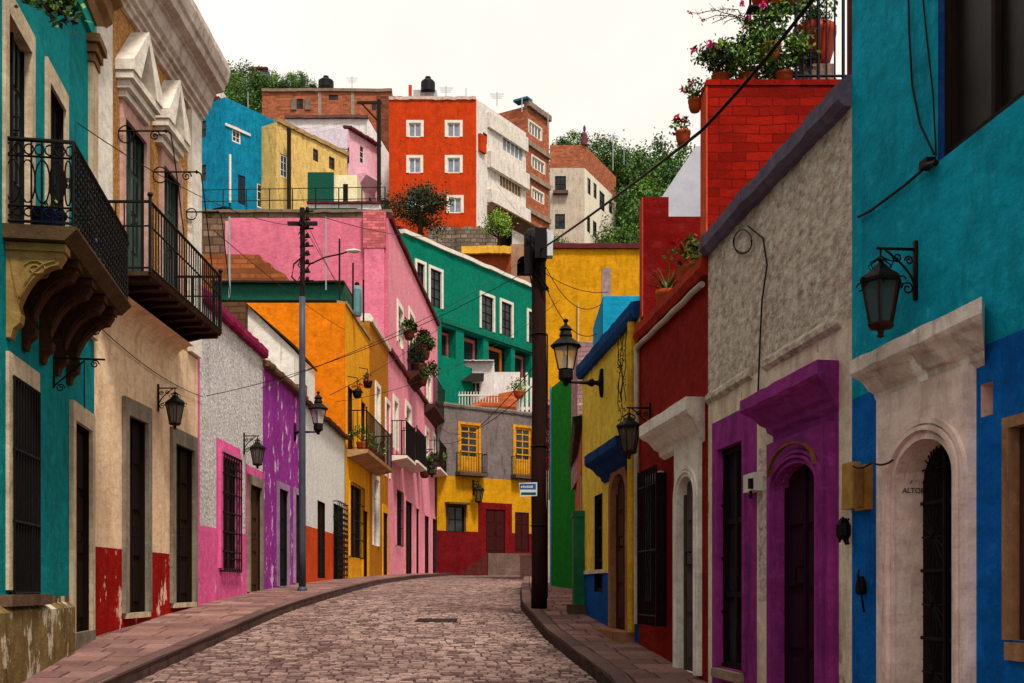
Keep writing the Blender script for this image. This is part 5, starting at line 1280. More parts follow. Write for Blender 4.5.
t = thing('roof_gas_tank', 'small teal grey gas cylinder at the corner of the orange house roof', 'tank', tuple(W(356, 312, 33.6))); mb = MB(); mb.lathe(W(357, 316, 33.8), [(.13, 0), (.15, .1), (.15, .8), (.1, .9), (.05, .94)], 12); mb.build('tank_body', simple('teal_grey_paint', '5a8a8c', .5), t)
mb = MB(); mb.lathe(W(357, 316, 33.8) + Vector((0, 0, .94)), [(.06, 0), (.08, .05), (.04, .1)], 8); mb.build('valve', IRON, t)
# hillside railing
t = thing('terrace_railing', 'thin dark railing above the stone retaining wall', 'railing', tuple(W(200, 212, 57)))
mb = MB(); A = W(200, 190, 57); B = W(385, 187, 57); z = W(0, 212.5, 57).z
for k in range(2): mb.tube([A + Vector((0, 0, -k * .6)), B + Vector((0, 0, -k * .6))], .022, 4)
for k in range(9): p = A.lerp(B, k / 8); mb.tube([p, (p.x, p.y, z)], .03, 4)
mb.build('rails', IRON, t)

# ------------------------------------------------------------------ OVERHEAD CABLES
wp = lambda dz, dx=0: (WP.x + dx, WP.y - .1, WPT + dz); sp = lambda dz: (SP.x, SP.y, SPT + dz)
G = 'overhead cables across the street'
cable('overhead_cable', 'thickest cable rising from the dark wooden pole past the red brick pier', [wp(-.25), W(700, 132, 8.6), W(812, 0, 7.2), W(850, -50, 6.6)], .014, .03, G)
for lab, a, b, s_ in (('upper wire from the orange house to the cream house scroll', W(345, 330, 31), L2.P(L2.U(187), .4, L2.Z(187, 230)), .1),
    ('long wire from the pink stucco wall to the dark pole', L3.P(L3.U(203), .05, L3.Z(203, 396)), wp(-.45), .25),
    ('wire from the purple coping across the orange gable to the green house', W(262, 388, 21), W(520, 262, 45), .3),
    ('lower wire crossing the orange gable to the pink balcony', W(330, 395, 26), W(470, 300, 52), .3),
    ('wire crossing the yellow facade under the orange gable', W(335, 402, 27), W(560, 300, 30), .5),
    ('wire from the teal balcony door past the pediments to the retaining wall', L1.P(L1.U(73), .05, L1.Z(73, 123)), W(300, 226, 22), .25),
    ('drooping cable in front of the grey house', W(434, 420, 52), wp(-2.2), .75),
    ('second drooping cable in front of the grey house upstairs windows', W(436, 440, 52), wp(-1.9), .6),
    ('wire falling from the steel pole top to the orange roof', sp(-.3), W(352, 305, 32), .05),
    ('steep wire from the steel pole to the yellow facade', sp(-.1), W(372, 350, 34), .1),
    ('drop wire over the shaded pink gable', sp(-.05), W(440, 236, 45), .2),
    ('first slack wire across the ochre wall', wp(-.5, .1), W(606, 300, 17.5), .35),
    ('second slack wire across the ochre wall', wp(-.6, .1), W(608, 292, 18), .1),
    ('lowest slack wire hanging in front of the ochre wall', wp(-.8, .1), W(609, 322, 17.5), .45),
    ('thin wire across the bright blue and pale yellow houses', W(196, 190, 60), W(390, 200, 60), .3),
    ('slack wire over the orange-red house front', W(380, 104, 79), W(480, 152, 86), .6),
    ('slack wire from the cross arm post to the pale yellow house', W(379, 106, 79), W(290, 132, 79), .7),
    ('wire from the pale pink house across the brick terrace', W(262, 128, 79), W(378, 112, 79), .5),
    ('long slack wire before the white stacked house', W(478, 150, 86), W(545, 236, 60), .8),
    ('steep wire before the bright blue house', W(262, 95, 60), W(283, 215, 50), .1),
    ('steep wire before the pale yellow house', W(275, 120, 60), W(308, 212, 52), .1),
    ('wire from cream wall under the balcony to the stucco wall', L2.P(.05, .03, L2.Z(95, 324)), L3.P(.2, .03, L3.Z(200, 396)), .12)):
    cable('overhead_cable', lab, [a, b], .006 if (Vector(a) - Vector(b)).length < 20 else .009, s_, G)

# ------------------------------------------------------------------ PLANTS
def potted(label, p, r, h, fol=.3, kind='leafy', pot=TERRA, fl=None, nfl=6, group='potted plants', n=150, ls=.055, rim=True, leafm=None):
    p = Vector(p); t = thing('potted_plant', label, 'potted plant', tuple(p), group)
    mb = MB(); pr = [(r * .62, 0), (r * .74, h * .08), (r * .97, h * .45), (r * 1.0, h * .72), (r * 1.08, h * .8), (r * 1.08, h), (r * .92, h), (r * .9, h * .93), (0.01, h * .92)]
    mb.lathe(p, pr, 16); mb.build('pot', pot, t, True)
    mb = MB(); top = p + Vector((0, 0, h * .93)); lm = [LEAF, LEAFD, LEAFL] if leafm is None else leafm
    if kind == 'spiky':
        for k in range(46):
            a = RND.uniform(0, 2 * PI); L = fol * RND.uniform(.8, 1.5); e = RND.uniform(.5, 1.35)
            q = [top + Vector((math.cos(a) * math.cos(e) * L * s, math.sin(a) * math.cos(e) * L * s, L * math.sin(e) * s - .35 * L * s * s)) for s in (0, .35, .7, 1)]
            w_ = Vector((-math.sin(a), math.cos(a), 0)) * .012
            for i in range(3): k_ = 1 - i / 3; k2 = 1 - (i + 1) / 3 + .05; mb.face([q[i] - w_ * k_, q[i] + w_ * k_, q[i + 1] + w_ * k2, q[i + 1] - w_ * k2], k % 3)
    else:
        for k in range(7):
            a = RND.uniform(0, 2 * PI); e = top + Vector((math.cos(a) * fol * .6, math.sin(a) * fol * .6, fol * RND.uniform(.5, 1.2))); mb.tube([top, top.lerp(e, .5) + Vector((0, 0, .03)), e], .006, 4, 1)
        mb.blob(top + Vector((0, 0, fol * .65)), (fol, fol, fol * .75), n, ls, (0, 0, 1, 2), 14)
    mb.build('leaves', lm, t)
    if fl:
        for k in range(nfl):
            mb = MB(); a = RND.uniform(0, 2 * PI); c = top + Vector((math.cos(a) * fol * RND.uniform(.3, 1.1), math.sin(a) * fol * RND.uniform(.3, 1.1) - fol * .2, fol * RND.uniform(.7, 1.6)))
            for j in range(16): mb.leaf(c + Vector((RND.gauss(0, .018), RND.gauss(0, .018), RND.gauss(0, .014))), .045)
            mb.build('flower', fl, t)
    return t
zt = zT + .065; RP = simple('red_painted_clay', 'a8200e', .6, 0, .3, 6)
for a in (('green geranium with pink flowers at the corner of the brick pier', (1.86, 9.8, zt), .08, .1, .22, PETP, 4), ('dense geranium second along the brick pier top', (2.1, 9.8, zt), .08, .1, .24, None, 0),
          ('taller geranium with red flowers in the middle of the brick pier top', (2.3, 9.84, zt + .22), .1, .16, .26, PETP, 5), ('low leafy plant on the brick pier beneath the hanging pots', (2.42, 9.76, zt), .08, .1, .26, None, 0)):
    potted(a[0], a[1], a[2], a[3], a[4], fl=a[5], nfl=a[6], n=1500, ls=.045)
BIGP = simple('big_glazed_pot', 'a83214', .45, 0, .3, 4)
potted('largest round red glazed pot behind the railing bars on the brick pier', (2.72, 9.9, zt + .2), .18, .36, .24, pot=BIGP, n=600, ls=.045)
t = thing('pot_pedestal', 'small brick block carrying the largest glazed pot', 'pedestal', (2.72, 9.9, zt)); mb = MB(); mb.box(WF, 2.56, 2.88, 9.76, 9.94, zt, zt + .06); mb.box(WF, 2.58, 2.86, 9.78, 9.93, zt + .061, zt + .198); mb.build('block', stone('b08a7c'), t)
# shelf with pots
t = thing('plant_shelf', 'iron shelf frame holding clay pots over the brick pier', 'plant shelf', (2.4, 9.95, zt))
mb = MB()
for x in (2.16, 2.58): mb.tube([(x, 9.97, zt), (x, 9.97, 7.4)], .012, 5)
for z in (6.92,): mb.box(WF, 2.12, 2.62, 9.84, 9.99, z - .015, z)
mb.box(WF, 2.26, 2.36, 9.86, 9.98, zt + .2, zt + .215); mb.build('shelf_frame', IRON, t)
potted('orange clay pot on the iron shelf, left one at the top of the picture', (2.24, 9.9, 6.925), .085, .15, .14, pot=RP, n=60)
potted('orange clay pot on the iron shelf, middle one at the top of the picture', (2.4, 9.88, 6.925), .1, .17, .17, n=70)
potted('orange clay pot on the iron shelf, right one at the top of the picture', (2.54, 9.9, 6.925), .075, .14, .15, n=60)
# bare twigs reaching left
t = thing('bare_vine', 'bare twiggy vine reaching left from the flower pots against the sky', 'plant', (2.2, 9.85, 6.7))
mb = MB()
for tgt in ((690, 14), (716, 10), (712, 22), (702, 20), (724, 24)):
    a = Vector((2.2, 9.85, 6.68)); b = W(tgt[0], tgt[1], 9.7); pts = [a.lerp(b, k / 8) + Vector((RND.uniform(-.01, .01), 0, .09 * math.sin(PI * k / 8) + RND.uniform(-.015, .015))) for k in range(9)]; mb.tube(pts, .006, 4, r2=.003)
    for k in range(12): q = RND.choice(pts[2:]); mb.tube([q, q + Vector((RND.uniform(-.06, .04), 0, RND.uniform(-.03, .07)))], .002, 3); mb.leaf(q + Vector((RND.gauss(0, .03), 0, RND.gauss(0, .03))), .025)
mb.build('twigs', wood('5a4030'), t); mb = MB()
for tgt in ((690, 13), (704, 21)):
    for j in range(10): mb.leaf(W(tgt[0], tgt[1], 9.7) + Vector((RND.gauss(0, .01), 0, RND.gauss(0, .012))), .03)
mb.build('flowers', PETR, t)
# small pots hung on the pier's side
potted('small clay pot with a single red flower hung below the brick pier corner', W(683, 145, 9.9), .065, .12, .11, fl=PETR, nfl=2, n=70, ls=.04)
potted('hanging geranium with pale pink flower left of the brick pier', W(695, 112, 9.95), .06, .11, .14, fl=PETP, nfl=2, n=110, ls=.045)
# bars on the pier, railing
t = thing('pier_railing', 'dark vertical bar railing standing on the brick pier by the teal wall', 'railing', (2.7, 9.66, zt))
mb = MB()
for k in range(9): x = 2.50 + k * .062 * (1 + .02 * k); mb.tube([(x, 9.68, zt), (x, 9.68, 7.6)], .009 if k % 3 else .016, 5)
mb.tube([(2.48, 9.68, zt + .04), (3.1, 9.68, zt + .04)], .012, 5); mb.tube([(2.48, 9.68, 7.0), (3.1, 9.68, 7.0)], .012, 5); mb.build('bars', simple('blue_black_iron', '161c2c', .5, .3), t)
t = thing('red_downpipe', 'brown red downpipe running up beside the teal wall edge', 'pipe', (2.06, 6.75, 4.8))
mb = MB(); xx = W(850.5, 0, 6.72).x; mb.tube([(xx, 6.72, 4.8), (xx, 6.72, 6.2), (xx, 6.72, 8.4)], .022, 8); mb.build('pipe_run', simple('brown_red_pipe', '6a1f1c', .6), t)
# plants in the red terrace gap
zl = 4.69
potted('spiky green plant in a clay pot between the red terrace piers', (1.62, 11.45, zl - .12), .12, .22, .38, 'spiky', n=0)
potted('red geranium in a clay pot behind the orange ledge', (1.72, 10.7, zl - .1), .11, .24, .2, fl=PETR, nfl=5, n=200)
potted('leafy pot beside the brick pier foot on the red ledge', (1.75, 10.25, zl - .1), .09, .15, .16, n=120)
# blue pots on the ornate balcony
BP = simple('blue_glazed_pot', '16245c', .4, 0, .25, 4)
for k, (u, lab) in enumerate(((5.0, 'dark blue pot in the near corner of the ornate balcony'), (5.7, 'dark blue pot in the middle of the ornate balcony'))):
    potted(lab, L1.P(u - .3, .3 if k == 0 else .42, BZ + .005), .14, .2, .1, 'leafy', BP, fl=PETR if k else None, nfl=2, n=50)
# yellow balcony plants
for u, o, s_, lab in ((1.0, .35, .3, 'bushy green plant at the near end of the yellow house balcony'), (2.6, .35, .2, 'middle potted plant on the yellow house balcony'), (4.2, .35, .25, 'far potted plant on the yellow house balcony')):
    potted(lab, L6.P(u, o, 5.85), .17, .3, s_ + .12, n=200, ls=.09)
for px, py, lab in ((348, 398, 'left hanging basket on the yellow facade'), (359, 388, 'right hanging basket on the yellow facade')):
    p = L6.P(L6.U(px), .28, L6.Z(px, py)); t = potted(lab, p, .14, .22, .2, n=120, ls=.07, pot=IRON, group='hanging baskets on the yellow house', leafm=[LEAFD, wood('5a3a20'), PETR])
    mb = MB(); mb.tube([p + Vector((0, 0, .2)), p + Vector((0, 0, .6)), L6.P(L6.U(px), 0, p.z + .65)], .015, 4); mb.build('hook', IRON, t)
# pink house balcony plants
for k, (u, o, z, r_, lab) in enumerate(((L7.U(409), .4, L7.Z(409, 372), .55, 'largest dark bush on the upper pink house balcony'), (L7.U(412.5), .45, L7.Z(412, 352), .4, 'upper trailing plant on the pink house balcony'),
    (L7.U(402), .3, L7.Z(402, 340), .3, 'small basket plant on the pink wall by the first upper window'), (L7.U(416), .4, L7.Z(416, 360), .42, 'rightmost hanging plant on the upper pink house balcony'),
    (L7.U(411), .5, L7.Z(411, 386), .5, 'dark trailing bush under the upper pink balcony'), (L7.U(417), .35, L7.Z(417, 478), .45, 'dark hanging bush beside the far lantern on the pink house'), (L7.U(432), .4, L7.Z(432, 470), .4, 'dark bush on the far lower balcony of the pink house'))):
    potted(lab, L7.P(u, o, z), .22, .35, r_ * 1.15, n=1100, ls=.13, pot=simple('dark_clay', '5a2a1c', .8), leafm=[LEAFD, LEAF, wood('3a2418')], group='plants on the pink house', fl=PETR if k in (0, 3) else None, nfl=3)
# terrace flowers by the white gate and street flowers right of the pole
potted('red flowering bush at the foot of the dark green house arcade', W(519, 398, 62), .3, .4, .5, fl=PETR, nfl=16, n=200, ls=.14, group='red flowers on far terraces')
for px, py, d, r_, lab in ((549, 420, 34, .35, 'upper red bougainvillea right of the dark pole'), (549.5, 455, 34, .4, 'lower red bougainvillea right of the dark pole')):
    t = thing('flower_bush', lab, 'flowering bush', tuple(W(px, py + 30, d)), 'red bougainvillea beside the pole'); mb = MB(); mb.blob(W(px, py, d), (r_ * .6, r_ * .6, r_ * 1.8), 500, .1, (0, 1), 16); mb.build('leaves', [LEAFD, PETR], t)
    mb = MB(); mb.tube([W(px, py + 45, d), W(px + 1, py, d), W(px, py - 15, d)], .04, 5); mb.build('stem', BARK, t)
t = thing('stone_pillar', 'narrow pale pillar behind the dark pole at the ramp end', 'pillar', tuple(W(549, 570, 36)))
mb = MB(); p0 = W(549, 0, 36); mb.box(WF, p0.x - .15, p0.x + .1, 36.0, 36.2, 2, W(0, 405, 36).z); mb.build('pillar_shaft', plaster('b49a8a', .3, '5a4438', .6), t)
mb = MB(); mb.box(WF, p0.x - .2, p0.x + .15, 35.95, 36.25, W(0, 405, 36).z + .001, W(0, 402, 36).z); mb.build('pillar_cap', plaster('b49a8a', .3, '5a4438', .6), t)

# ------------------------------------------------------------------ TREES
def tree(label, base, h, r, mats, n=1500, ls=.35, name='tree', group=None, lean=0, clumps=26, trunk=None):
    base = Vector(base); t = thing(name, label, 'tree', tuple(base), group)
    mb = MB(); tr = trunk or r * .09; top = base + Vector((lean, 0, h * .75))
    mb.tube([base - Vector((0, 0, .6)), base.lerp(top, .35) + Vector((tr * .6, 0, 0)), base.lerp(top, .7), top], [tr * 1.3, tr, tr * .7, tr * .3], 7)
    for k in range(6):
        a = RND.uniform(0, 2 * PI); s_ = base.lerp(top, RND.uniform(.35, .8)); e = s_ + Vector((math.cos(a) * r * .75, math.sin(a) * r * .75, r * RND.uniform(.2, .7))); mb.tube([s_, s_.lerp(e, .5) + Vector((0, 0, -.05 * r)), e], [tr * .5, tr * .35, tr * .12], 5)
    mb.build('trunk', BARK, t); mb = MB(); mb.blob(base + Vector((lean, 0, h - r * .75)), (r, r, r * .8), n, ls, (0, 0, 1), clumps, spread=.34); mb.build('crown', mats, t)
tree('dark bushy tree in front of the orange-red house corner', W(419, 244, 78), 4.3, 2.2, [LEAFD, foliage('olive_leaves', '1c2a10', '3a3a18')], 5200, .2)
tree('bright green shrub in front of the arched doorway on the hill', W(498, 250, 84), 3.0, 1.3, [LEAF, LEAFL], 2600, .16)
# ------------------------------------------------------------------ GROUND, ROAD, HILL, SKY
def hill_h(x, y):
    k = max(0, min(1, (y - 62) / 3.0))
    T = [(62, 2.3), (66, 7), (74, 17), (90, 28), (110, 34), (122, 37.5), (137, 49), (165, 60), (230, 78), (400, 95)]
    z = interp(T, y)
    z += max(0, -x) * .07 * min(1, max(0, (y - 90) / 80)) - max(0, x) * .05 * min(1, max(0, (y - 100) / 80))
    z += (math.sin(x * .07 + y * .05) * 1.6 + math.sin(x * .19 - y * .11) * .7) * min(1, max(0, (y - 100) / 60))
    return z if y > 62 else zr(y) - .12
xs = [-260, -180, -130] + [-100 + 5 * k for k in range(41)] + [130, 180, 260]
ys = [-160, -80, -40, -20, -10] + [2 * k for k in range(31)] + [62.5, 64, 66, 68, 70] + [72 + 5 * k for k in range(36)] + [260, 300, 350, 420]
mb = MB(); n = len(xs)
mb.v = [Vector((x, y, hill_h(x, y))) for y in ys for x in xs]
for j in range(len(ys) - 1):
    for i in range(n - 1):
        mb.f.append((j * n + i, j * n + i + 1, (j + 1) * n + i + 1, (j + 1) * n + i)); mb.m.append(0 if ys[j] < 62 else 1)
t_ = NT('hillside_scrub'); o_ = t_.co.outputs['Object']
c_ = t_.mix(t_.ramp(t_.noise(o_, .25, 8, .7), .4, .65), rgb('24401a'), rgb('6a5a3c')); c_ = t_.mix(t_.ramp(t_.noise(o_, 1.5, 5, .7), .4, .7), c_, rgb('182c10'))
HM = t_.done(c_, .95, t_.bump(t_.noise(o_, 1.2, 6, .7), 1, .6))
g = structure(mb.build('ground', [stone('6a5a52'), HM]))
# setts: geometry stones with a tint attribute
def settmat(name, a, b, rough=.75):
    t = NT(name); at = t.n('ShaderNodeAttribute', attribute_name='tint'); o = t.co.outputs['Object']
    col = t.mix(at.outputs['Fac'], rgb(a), rgb(b))
    col = t.mix(t.ramp(t.noise(o, .55, 6, .7), .38, .66, (0, 0, 0, 1), (.55, .55, .55, 1)), col, rgb('5a3a38'))
    col = t.mix(t.ramp(t.noise(o, 24, 5, .7), .42, .7, (0, 0, 0, 1), (.5, .5, .5, 1)), col, rgb('3a2a28'))
    return t.done(col, rough, t.bump(t.noise(o, 30, 5, .7), .6, .012), spec=.12)
def setts(name, xl, xr, y0, y1, pitch, w, gap, zoff, mat, hj, bed, y_skip=None, round_=.25):
    mb = MB(); mb.tint = []; y = y0; row = 0; rn = random.Random(5)
    while y < y1:
        a, b = xl(y) + gap, xr(y) - gap; x = a - rn.uniform(0, w * .7) ; 
        wy = rn.uniform(-.01, .01)
        p2 = pitch * rn.uniform(.88, 1.15)
        while x < b - .02:
            ww = w * rn.uniform(.7, 1.35); xa, xb = max(x, a), min(x + ww, b)
            if xb - xa > .03:
                dz = rn.uniform(-hj, hj); tl = rn.uniform(-hj, hj) * .6; tm = rn.uniform(-hj, hj) * .6
                g_ = gap / 2; yl, yh = y + g_ + wy, y + p2 - g_ + wy; z0 = zr(y) + zoff; z1 = zr(y + p2) + zoff
                xs_, ys_ = (xb - xa) * round_ * .5, p2 * round_ * .5
                i = len(mb.v); j = rn.uniform(-.006, .006)
                lo = -.045
                sh = lambda x_: ((b - x_) * (xl(y + p2) - xl(y)) + (x_ - a) * (xr(y + p2) - xr(y))) / (b - a)
                for q_, (xx, yy, zz) in enumerate(((xa + g_, yl, z0 + lo), (xb - g_, yl + j, z0 + lo), (xb - g_, yh, z1 + lo), (xa + g_, yh + j, z1 + lo),
                                     (xa + g_ + xs_, yl + ys_, z0 + dz - tl), (xb - g_ - xs_, yl + ys_, z0 + dz + tm), (xb - g_ - xs_, yh - ys_, z1 + dz + tl), (xa + g_ + xs_, yh - ys_, z1 + dz - tm))):
                    mb.v.append(Vector((xx + (sh(xx) if q_ in (2, 3, 6, 7) else 0), yy, zz)))
                c = rn.random(); 
                for q in ((4, 5, 6, 7), (0, 1, 5, 4), (1, 2, 6, 5), (2, 3, 7, 6), (3, 0, 4, 7)):
                    mb.f.append(tuple(i + k for k in q)); mb.m.append(0); mb.tint.append((c, c, c, 1))
            x += ww
        y += p2; row += 1
    # bed
    yy = y0
    while yy < y1:
        y2 = min(yy + 1, y1)
        i = len(mb.v)
        for (xx, q) in ((xl(yy), yy), (xr(yy), yy), (xr(y2), y2), (xl(y2), y2)): mb.v.append(Vector((xx, q, zr(q) + zoff - bed)))
        mb.f.append((i, i + 1, i + 2, i + 3)); mb.m.append(1); mb.tint.append((0, 0, 0, 1)); yy = y2
    return structure(mb.build(name, [mat, stone('4a3834')]))
ROADM = settmat('road_setts', 'bb9c92', '543e3a'); PAVM = settmat('pavement_slabs', 'a67e74', '745450')
lw = lambda y: (-3.61 - (y - 5) * .1654 - .06) if y < 12.86 else (-4.99 if y < 32.5 else -4.99 + (y - 32.5) * .022 if y < 42 else -4.78 + (y - 42) * .0405)
rw = lambda y: rx(y) + .03 if y < 16 else (1.02 + (y - 16) * .04 if y < 22 else 1.29)
setts('road', kl, kr, 1.5, 61.5, .085, .125, .008, .0, ROADM, .0038, .02, round_=.14)
setts('left_pavement', lambda y: lw(y), lambda y: kl(y) - .17, 1.5, 59, .34, .5, .012, .125, PAVM, .003, .012, round_=.05)
setts('right_pavement', lambda y: kr(y) + .17, lambda y: rw(y), 1.5, 44, .3, .42, .012, .125, PAVM, .003, .012, round_=.05)
setts('left_kerb', lambda y: kl(y) - .18, lambda y: kl(y) - .0, 1.5, 58.5, .75, .5, .006, .13, settmat('kerb_stone', '7c605a', '584440'), .004, .014, round_=.02)
setts('right_kerb', lambda y: kr(y) + .0, lambda y: kr(y) + .18, 1.5, 44.5, .75, .5, .006, .13, settmat('kerb_stone', '7c605a', '584440'), .004, .014, round_=.02)
for nm, f, sg, y1 in (('left_kerb_face', kl, -1, 58.5), ('right_kerb_face', kr, 1, 44.5)):
    mb = MB(); y = 1.5
    while y < y1:
        y2 = y + .75
        a, b = f(y), f(y2); i = RND.uniform(0, .006)
        mb.hexa([(a + sg * .006, y + .008, zr(y) - .1), (a + sg * .16, y + .008, zr(y) - .1), (b + sg * .16, y2 - .008, zr(y2) - .1), (b + sg * .006, y2 - .008, zr(y2) - .1),
                 (a + sg * (.01 + i), y + .008, zr(y) + .115), (a + sg * .16, y + .008, zr(y) + .115), (b + sg * .16, y2 - .008, zr(y2) + .115), (b + sg * (.01 + i), y2 - .008, zr(y2) + .115)])
        y = y2
    structure(mb.build(nm, [plaster('5a4440', .4, '1c1414', .8)]))
# drain cover
t = thing('drain_cover', 'rectangular dark iron drain cover set in the road', 'drain cover', (-1.1, 16.0, zr(16)))
y0_, y1_ = 15.8, 16.3
def slab_(x0, x1, ya, yb, h0, h1): mb.hexa([(x0, ya, zr(ya) + h0), (x1, ya, zr(ya) + h0), (x1, yb, zr(yb) + h0), (x0, yb, zr(yb) + h0), (x0, ya, zr(ya) + h1), (x1, ya, zr(ya) + h1), (x1, yb, zr(yb) + h1), (x0, yb, zr(yb) + h1)])
mb = MB(); slab_(-1.4, -.8, y0_, y1_, 0, .008); mb.build('cover_plate', RUST, t)
mb = MB(); [slab_(-1.37 + k * .075, -1.33 + k * .075, y0_ + .04, y1_ - .04, .009, .015) for k in range(8)]; mb.build('grate', IRON, t)
# hill trees
rn = random.Random(3); k = 0
spots = []
for px, py, d, r in ((212, 88, 150, 4.5), (226, 82, 152, 4.2), (241, 93, 150, 4), (256, 96, 148, 3.4), (236, 104, 140, 4), (266, 90, 149, 2.8), (277, 92, 150, 2.8), (289, 90, 152, 2.6), (302, 92, 155, 2.4),
                     (566, 148, 135, 3.2), (577, 143, 138, 3.6), (596, 152, 134, 4.2), (607, 160, 133, 3.6), (618, 182, 138, 5), (632, 172, 145, 5.5), (645, 165, 150, 5), (658, 164, 155, 5),
                     (672, 160, 160, 5.5), (690, 162, 165, 6), (628, 200, 134, 5), (645, 190, 140, 5.5), (662, 185, 145, 5.5), (618, 218, 128, 4.2), (636, 222, 130, 5), (655, 215, 133, 5), (626, 238, 124, 4), (644, 240, 125, 4.4), (560, 246, 108, 2.2), (574, 250, 108, 1.8), (607, 246, 116, 1.6), (672, 210, 138, 5), (690, 195, 145, 6), (720, 180, 155, 6.5), (756, 185, 150, 6.5)):
    spots.append((px, py + (-1 if px < 320 else 20 if px > 612 else 10), d, r))
side = lambda px: 'left hill behind the brick terrace' if px < 320 else ('forest slope right of the corner house' if px > 612 else 'slope around the white corner house')
protos = []
for v in range(5):
    h, r = 1.7, 1.0; t = thing('hill_tree', '', 'tree', (0, 0, 0), 'broadleaf trees on the hill')
    mb = MB(); mb.tube([(0, 0, -1.2), (.03, 0, .3), (0, .04, .7), (0, 0, 1.2)], [.12, .1, .07, .03], 6)
    for k in range(5): a = rn.uniform(0, 2 * PI); mb.tube([(0, 0, .5 + .1 * k), (math.cos(a) * .3, math.sin(a) * .3, .8 + .1 * k), (math.cos(a) * .7, math.sin(a) * .7, 1.1 + .1 * k)], [.05, .035, .012], 4)
    mb.build('trunk', BARK, t); mb = MB(); mb.blob((0, 0, 1.0), (1, 1, .85), 6000, .078, (0, 0, 1), 22, rn=rn, spread=.27); mb.build('crown', [FAR1, FAR2], t)
    protos.append(t)
ordw = ['first', 'second', 'third', 'fourth', 'fifth', 'sixth', 'seventh', 'eighth', 'ninth', 'tenth', 'eleventh', 'twelfth', 'thirteenth', 'fourteenth', 'fifteenth', 'sixteenth', 'seventeenth', 'eighteenth', 'nineteenth', 'twentieth', 'last']
cnt = {}
spots.sort()
for i, (px, py, d, r) in enumerate(spots):
    c = protos[i] if i < 5 else copy_tree(protos[i % 5]); s_ = side(px); cnt[s_] = cnt.get(s_, 0)
    c['label'] = 'leafy green tree, %s from the left on the %s' % (ordw[min(cnt[s_], 20)], s_); cnt[s_] += 1
    p = W(px, py, d); c.location = (p.x, p.y, p.z - r * 1.0); c.scale = (r, r, r * rn.uniform(.85, 1.15)); c.rotation_euler = (0, 0, rn.uniform(0, 6))
# undergrowth on the hill
mb = MB(); rn2 = random.Random(9)
for _ in range(42000):
    y = rn2.uniform(108, 200); x = rn2.uniform(-60, 55); 
    if x / y * FL + CX < 150 or x / y * FL + CX > 800: continue
    p = Vector((x, y, hill_h(x, y) + abs(rn2.gauss(0, .9 if y > 125 else .35)))); mb.leaf(p, rn2.uniform(.3, .7), 0 if rn2.random() < .65 else 1, rn2)
o = mb.build('hill_undergrowth', [FAR1, FAR2]); o['kind'] = 'stuff'; 
# small house bits in the left hill trees
H = frontal('hilltop_pavilion', 'tiny purple grey house roof above the left hill trees', 249, 268, 168, 70, 90, 3, [plaster('6a5a7a', .2)]); H.build()
coping(H, [(-.4, H.z1), (.4, H.z1), (.4, H.z1 + .3), (-.4, H.z1 + .3)], simple('dark_coping', '5a1f26', .8, 0, .4), name='eave')
# overhanging branch top left
t = thing('overhanging_branch', 'dark leafy branch hanging over the teal house at the top left', 'branch', tuple(W(20, -60, 8.8)))
mb = MB(); mb.tube([W(-10, -90, 8.6), W(25, -45, 8.7), W(45, -15, 8.7), W(62, 15, 8.7)], [.05, .04, .025, .01], 6)
for a, b in (((30, -40), (35, -2)), ((45, -15), (50, 12)), ((50, -20), (68, 22))): mb.tube([W(*a, 8.7), W(*b, 8.7)], .012, 4)
mb.build('branch_wood', BARK, t); mb = MB()
for (px, py, n_) in ((32, -2, 30), (45, -4, 40), (58, 4, 45), (66, 16, 28), (52, 12, 22), (40, 4, 20), (70, 2, 25), (25, -8, 20)):
    for _ in range(n_): mb.leaf(W(px + RND.gauss(0, 6), py + RND.gauss(0, 5), 8.7) + Vector((0, RND.gauss(0, .12), 0)), .075, RND.choice((0, 0, 1)))
mb.build('leaves', [LEAFD, LEAF], t)

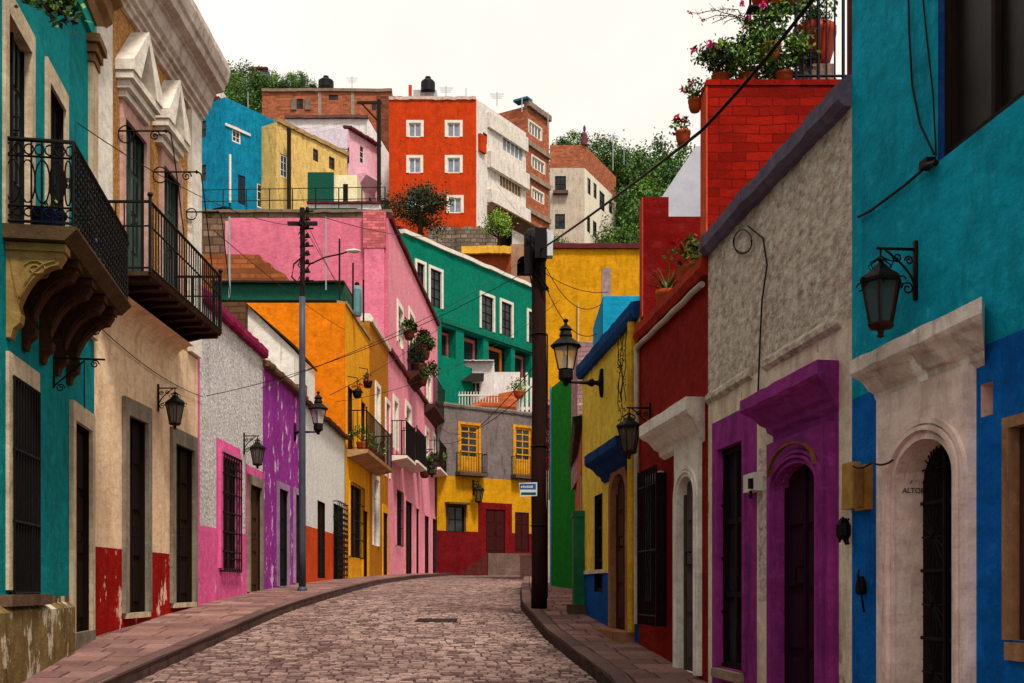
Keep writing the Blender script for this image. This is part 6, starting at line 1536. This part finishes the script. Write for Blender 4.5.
# ------------------------------------------------------------------ LIGHT, SKY, CAMERA
w = bpy.data.worlds.new('World'); scene.world = w; w.use_nodes = True; nt = w.node_tree
bg = nt.nodes['Background']; sky = nt.nodes.new('ShaderNodeTexSky'); sky.sky_type = 'NISHITA'; sky.sun_disc = False
SE, SR = math.radians(58), math.radians(152)
sky.sun_elevation = SE; sky.sun_rotation = SR; sky.air_density = 1; sky.dust_density = 3
# thick cloud cover: an even warm grey-white layer over the clear sky
tc = nt.nodes.new('ShaderNodeTexCoord'); nz = nt.nodes.new('ShaderNodeTexNoise'); nz.inputs['Scale'].default_value = 2.2; nz.inputs['Detail'].default_value = 6
nt.links.new(tc.outputs['Generated'], nz.inputs['Vector'])
rp = nt.nodes.new('ShaderNodeValToRGB'); rp.color_ramp.elements[0].color = (8.3, 7.65, 6.9, 1); rp.color_ramp.elements[1].color = (10.3, 9.6, 8.7, 1)
rp.color_ramp.elements[0].position = .3; rp.color_ramp.elements[1].position = .7
nt.links.new(nz.outputs['Fac'], rp.inputs[0])
mx = nt.nodes.new('ShaderNodeMix'); mx.data_type = 'RGBA'; mx.inputs[0].default_value = .95
nt.links.new(sky.outputs[0], mx.inputs[6]); nt.links.new(rp.outputs[0], mx.inputs[7]); nt.links.new(mx.outputs[2], bg.inputs[0]); bg.inputs[1].default_value = .077
s = bpy.data.lights.new('sun', 'SUN'); s.energy = 2.7; s.angle = math.radians(11); s.color = (1, .93, .82)
so = bpy.data.objects.new('sun', s); COL.objects.link(so)
d_ = Vector((math.sin(SR) * math.cos(SE), math.cos(SR) * math.cos(SE), math.sin(SE)))
so.rotation_euler = d_.to_track_quat('Z', 'Y').to_euler()
cam = bpy.data.cameras.new('camera'); co = bpy.data.objects.new('camera', cam); COL.objects.link(co)
cam.sensor_width = 36; cam.lens = 36 * FL / 1024; cam.shift_y = (HZ - 341.5) / 1024; cam.clip_end = 2000; cam.clip_start = .05
co.location = (0, 0, EYE); co.rotation_euler = (PI / 2, 0, 0); scene.camera = co
scene.view_settings.view_transform = 'Standard'; scene.view_settings.look = 'None'; scene.view_settings.gamma = 1; scene.view_settings.exposure = 0.64
scene.cycles.max_bounces = 5; scene.cycles.use_denoising = True
